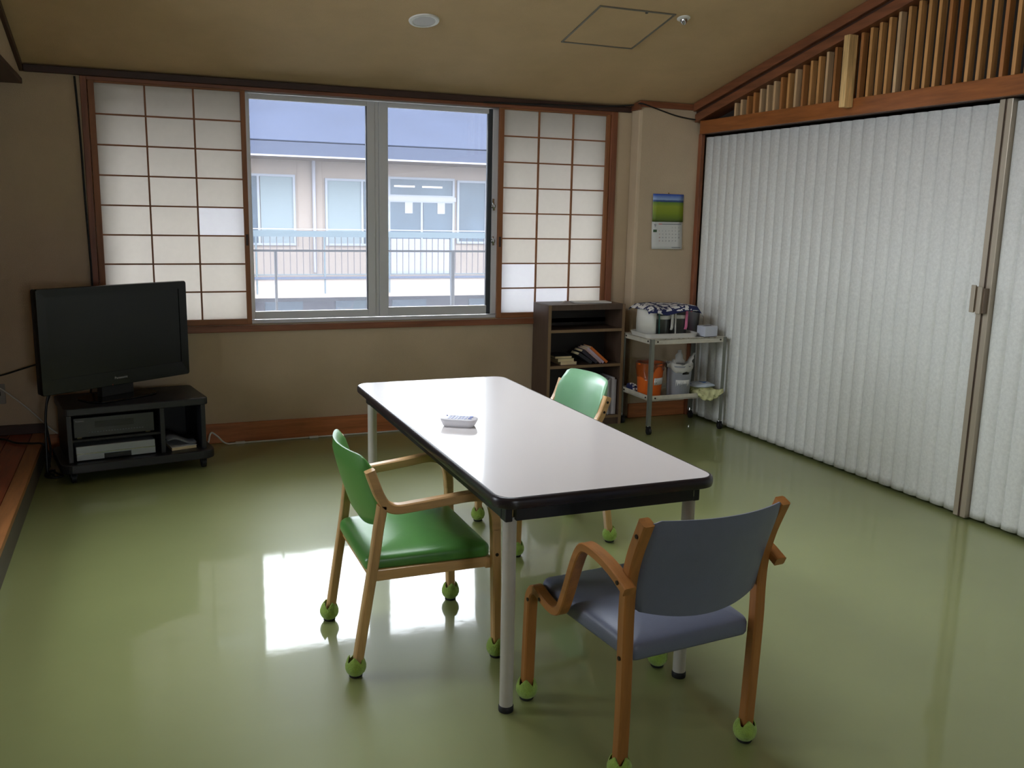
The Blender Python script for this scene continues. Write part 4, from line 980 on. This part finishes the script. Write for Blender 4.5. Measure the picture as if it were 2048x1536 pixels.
# ------------------------------------------------------------------ cords, outlet
def cord(name, label, pts, r, mt, n=8):
    o = MB().tube(spline(pts, n), r, 8).build(name, mt, None, True); return tag(o, label, 'cord')
cord('white_cord', 'white cord running along the foot of the window wall', [(0.352, 5.905, 0.03), (0.372, 5.93, 0.085), (0.41, 5.93, 0.06), (0.46, 5.925, 0.012), (0.55, 5.935, 0.006), (0.9, 5.945, 0.006), (1.4, 5.95, 0.006), (1.75, 5.955, 0.006), (1.98, 5.96, 0.006), (2.2, 5.96, 0.006), (2.58, 5.965, 0.006)], 0.0055, 'white_cable')
for x, lb in ((0.55, 'white cord clip beside the television stand'), (1.02, 'white cord clip on the floor seen past the table leg')):
    tag(box('cord_clip', 'white_cable', None, x-0.03, x+0.03, 5.928, 5.950, 0.0, 0.014, 0.003), lb, 'cord clip')
cord('white_cord', 'white cord slanting from the wall socket to the television stand', [(-0.81, 5.988, 0.395), (-0.84, 5.95, 0.43), (-0.80, 5.92, 0.452), (-0.66, 5.90, 0.33), (-0.54, 5.86, 0.205), (-0.49, 5.82, 0.17)], 0.004, 'white_cable')
cord('black_cord', 'black aerial cord rising along the wall to the television', [(-1.89, 5.96, 0.46), (-1.4, 5.95, 0.47), (-1.1, 5.95, 0.48), (-0.82, 5.95, 0.50), (-0.66, 5.93, 0.545), (-0.5, 5.9, 0.60), (-0.42, 5.85, 0.64)], 0.005, 'black_cable')
cord('black_cord', 'black cord hanging straight down beside the television stand', [(-0.42, 5.62, 0.60), (-0.50, 5.58, 0.46), (-0.525, 5.56, 0.30), (-0.53, 5.54, 0.12), (-0.53, 5.52, 0.03), (-0.525, 5.50, 0.008)], 0.007, 'black_cable')
cord('black_cord', 'black cord swinging behind the left side of the television stand', [(-0.38, 5.70, 0.62), (-0.50, 5.70, 0.44), (-0.535, 5.68, 0.30), (-0.52, 5.66, 0.12), (-0.535, 5.64, 0.01)], 0.006, 'black_cable')
cord('black_cord', 'black cord looped on the green floor by the step', [(-0.50, 5.60, 0.008), (-0.54, 5.54, 0.008), (-0.53, 5.46, 0.008), (-0.48, 5.44, 0.008), (-0.45, 5.47, 0.008), (-0.485, 5.53, 0.008), (-0.51, 5.56, 0.018), (-0.52, 5.50, 0.02), (-0.49, 5.45, 0.018)], 0.0055, 'black_cable')
cord('black_cord', 'black cord trailing over the raised wooden floor', [(-1.2, 5.85, 0.148), (-0.95, 5.80, 0.148), (-0.80, 5.86, 0.150), (-0.70, 5.74, 0.149), (-0.62, 5.70, 0.150), (-0.56, 5.66, 0.152), (-0.535, 5.66, 0.10), (-0.53, 5.66, 0.012)], 0.006, 'black_cable')
cord('black_cord', 'black cable drooping across the top of the corner pillar', [(2.2, 5.962, 2.222), (2.7, 5.955, 2.236), (3.1, 5.95, 2.25), (3.322, 5.94, 2.27), (3.335, 5.84, 2.272), (3.45, 5.835, 2.245), (3.62, 5.835, 2.205), (3.78, 5.83, 2.186), (3.86, 5.80, 2.19)], 0.005, 'black_cable')
cord('black_cord', 'black cable running down the wall at the left of the window', [(-0.285, 5.99, 2.215), (-0.275, 5.985, 1.9), (-0.27, 5.985, 1.5), (-0.262, 5.985, 1.1), (-0.27, 5.985, 0.8), (-0.30, 5.985, 0.45), (-0.33, 5.975, 0.2)], 0.006, 'black_cable')
ol = empty('wall_outlet', (-0.80, 5.999, 0.33)); tag(ol, 'dull wall socket plate low on the alcove wall', 'socket')
box('plate', 'outlet_plate', ol, -0.05, 0.035, -0.008, 0, 0, 0.12, 0.004); box('socket_hole', 'device_black', ol, -0.025, 0.010, -0.0095, -0.008, 0.05, 0.075)

# ------------------------------------------------------------------ outside: near railing, courtyard, building across
tag(box('ceiling_eave', 'ext_soffit', None, -3.0, 8.0, YW+0.2, 7.7, 2.36, 2.46), kind='structure')
nr = empty('balcony_railing', (0, 6.9, 0.0)); tag(nr, 'slim grey metal railing just outside the window', 'railing')
MB().cyl((-1.5, 0, 1.19), (5.0, 0, 1.19), 0.008, seg=12).build('top_rail', 'near_rail', nr, True)
for x in (-0.44, 0.933, 2.301, 3.67): MB().cyl((x, 0, -0.25), (x, 0, 1.19), 0.010 if x != 2.301 else 0.017, seg=12).build('post', 'near_rail', nr, True)
tag(box('ledge', 'ext_grey', None, -2.0, 5.5, 6.75, 7.05, -0.35, -0.25), 'narrow concrete ledge carrying the railing outside the window', 'ledge')
tag(box('ground', 'ext_ground', None, -40, 60, -40, 70, -3.4, -3.2), kind='structure')
YF = 25.0
bd = empty('building', (6.0, YF, -3.2)); tag(bd, 'cream two-storey building with a grey roof across the courtyard', 'building')
g = lambda x: x-6.0
zz = lambda z: z+3.2
def bbox(name, mt, x0, x1, y0, y1, z0, z1, parent=bd): return box(name, mt, parent, g(x0), g(x1), y0-YF, y1-YF, zz(z0), zz(z1))
bbox('upper_wall', 'ext_cream', -12, 26, 25.0, 30, -0.30, 3.1)
bbox('lower_wall', 'ext_grey', -12, 26, 25.2, 30, -3.2, -0.80)
bbox('veranda_slab', 'ext_cream', -12, 26, 23.9, 25.1, -0.78, -0.26)
bbox('veranda_kerb', 'ext_fascia', -12, 26, 23.86, 23.9, -0.30, -0.24)
bbox('soffit', 'ext_soffit', -12, 26, 23.6, 25.0, 2.74, 2.78)
bbox('gutter_fascia', 'ext_fascia', -12, 26, 23.5, 23.6, 2.74, 3.12)
bbox('gutter_edge', 'ext_white', -12, 26, 23.47, 23.5, 2.74, 2.78)
m = MB(); m.hexa([(g(-12), 23.5-YF, zz(3.10)), (g(26), 23.5-YF, zz(3.10)), (g(26), 30-YF, zz(5.6)), (g(-12), 30-YF, zz(5.6)), (g(-12), 23.5-YF, zz(3.14)), (g(26), 23.5-YF, zz(3.14)), (g(26), 30-YF, zz(5.7)), (g(-12), 30-YF, zz(5.7))])
m.build('roof', 'ext_roof', bd)
def far_window(x0, x1, z0, z1, split, curtain):
    f = MB(); t_ = 0.06
    f.box(g(x0), g(x1), -0.06, 0.0, zz(z0), zz(z0)+t_).box(g(x0), g(x1), -0.06, 0.0, zz(z1)-t_, zz(z1))
    for x in [x0, x1-t_]+[s-t_/2 for s in split]: f.box(g(x), g(x)+t_, -0.06, 0.0, zz(z0)+t_, zz(z1)-t_)
    o = f.build('window', 'ext_frame', bd)
    xs_ = [x0]+list(split)+[x1]
    for k in range(len(xs_)-1):
        box('pane', 'ext_curtain' if curtain[k] else 'ext_glass', o, g(xs_[k])+t_*0.9, g(xs_[k+1])-t_*0.1, -0.03, -0.004, zz(z0)+t_, zz(z1)-t_)
    return o
far_window(2.1, 3.93, 0.52, 2.36, (2.98,), (0, 1)); far_window(4.72, 6.35, 0.52, 2.30, (5.72,), (1, 0))
far_window(6.44, 8.36, 1.86, 2.40, (), (0,)); 
dw = far_window(6.44, 8.36, -0.24, 1.78, (7.40,), (0, 0))
bbox('door_panel', 'ext_white', 6.5, 8.3, 24.955, 24.99, -0.2, 0.72); bbox('transom', 'ext_white', 6.40, 8.40, 24.93, 25.0, 1.76, 1.88)
for x in (6.92, 7.86): box('paper_notice', 'ext_white', dw, g(x), g(x)+0.22, -0.045, -0.032, zz(1.42), zz(1.76))
far_window(8.44, 9.34, 0.60, 2.36, (), (0,)); far_window(10.2, 12.0, 0.55, 2.3, (11.1,), (1, 0)); far_window(-0.6, 1.3, 0.52, 2.3, (0.35,), (1, 0))
MB().cyl((g(4.42), -0.06, zz(-0.2)), (g(4.42), -0.06, zz(2.8)), 0.045, seg=10).build('downpipe', 'ext_white', bd, True)
for x in (4.0, 4.66): bbox('wall_seam', 'ext_soffit', x-0.008, x+0.008, 24.993, 25.0, 0.5, 2.8)
for x in (3.1, 5.0, 6.6, 8.9): bbox('lower_window', 'ext_glass', x, x+1.0, 25.15, 25.2, -2.4, -1.0)
fr_ = empty('veranda_railing', (6.0, 23.95, -0.26)); tag(fr_, 'long veranda railing with thin balusters on the building opposite', 'railing')
box('handrail', 'ext_rail', fr_, -18, 20, -0.05, 0.05, 1.04, 1.19); box('upper_wire', 'ext_white', fr_, -18, 20, -0.01, 0.01, 1.225, 1.245); box('bottom_rail', 'ext_rail', fr_, -18, 20, -0.012, 0.012, 0.06, 0.085)
for x in (6.62, 7.42):      # ceiling tubes lit in the room opposite, seen through the transom light
    box('tube_lamp', 'tube_glow', bd, g(x), g(x)+0.58, -0.034, -0.031, zz(2.13), zz(2.17))
m = MB(); x = -17.9
while x < 19.9: m.box(x-0.008, x+0.008, -0.008, 0.008, 0.085, 1.04); x += 0.165
b = m.build('balusters', 'ext_grey', fr_); b['kind'] = 'stuff'
x = -17.0
while x < 19: box('post', 'ext_rail', fr_, x-0.02, x+0.02, -0.06, -0.02, -0.42, 1.04); x += 1.72
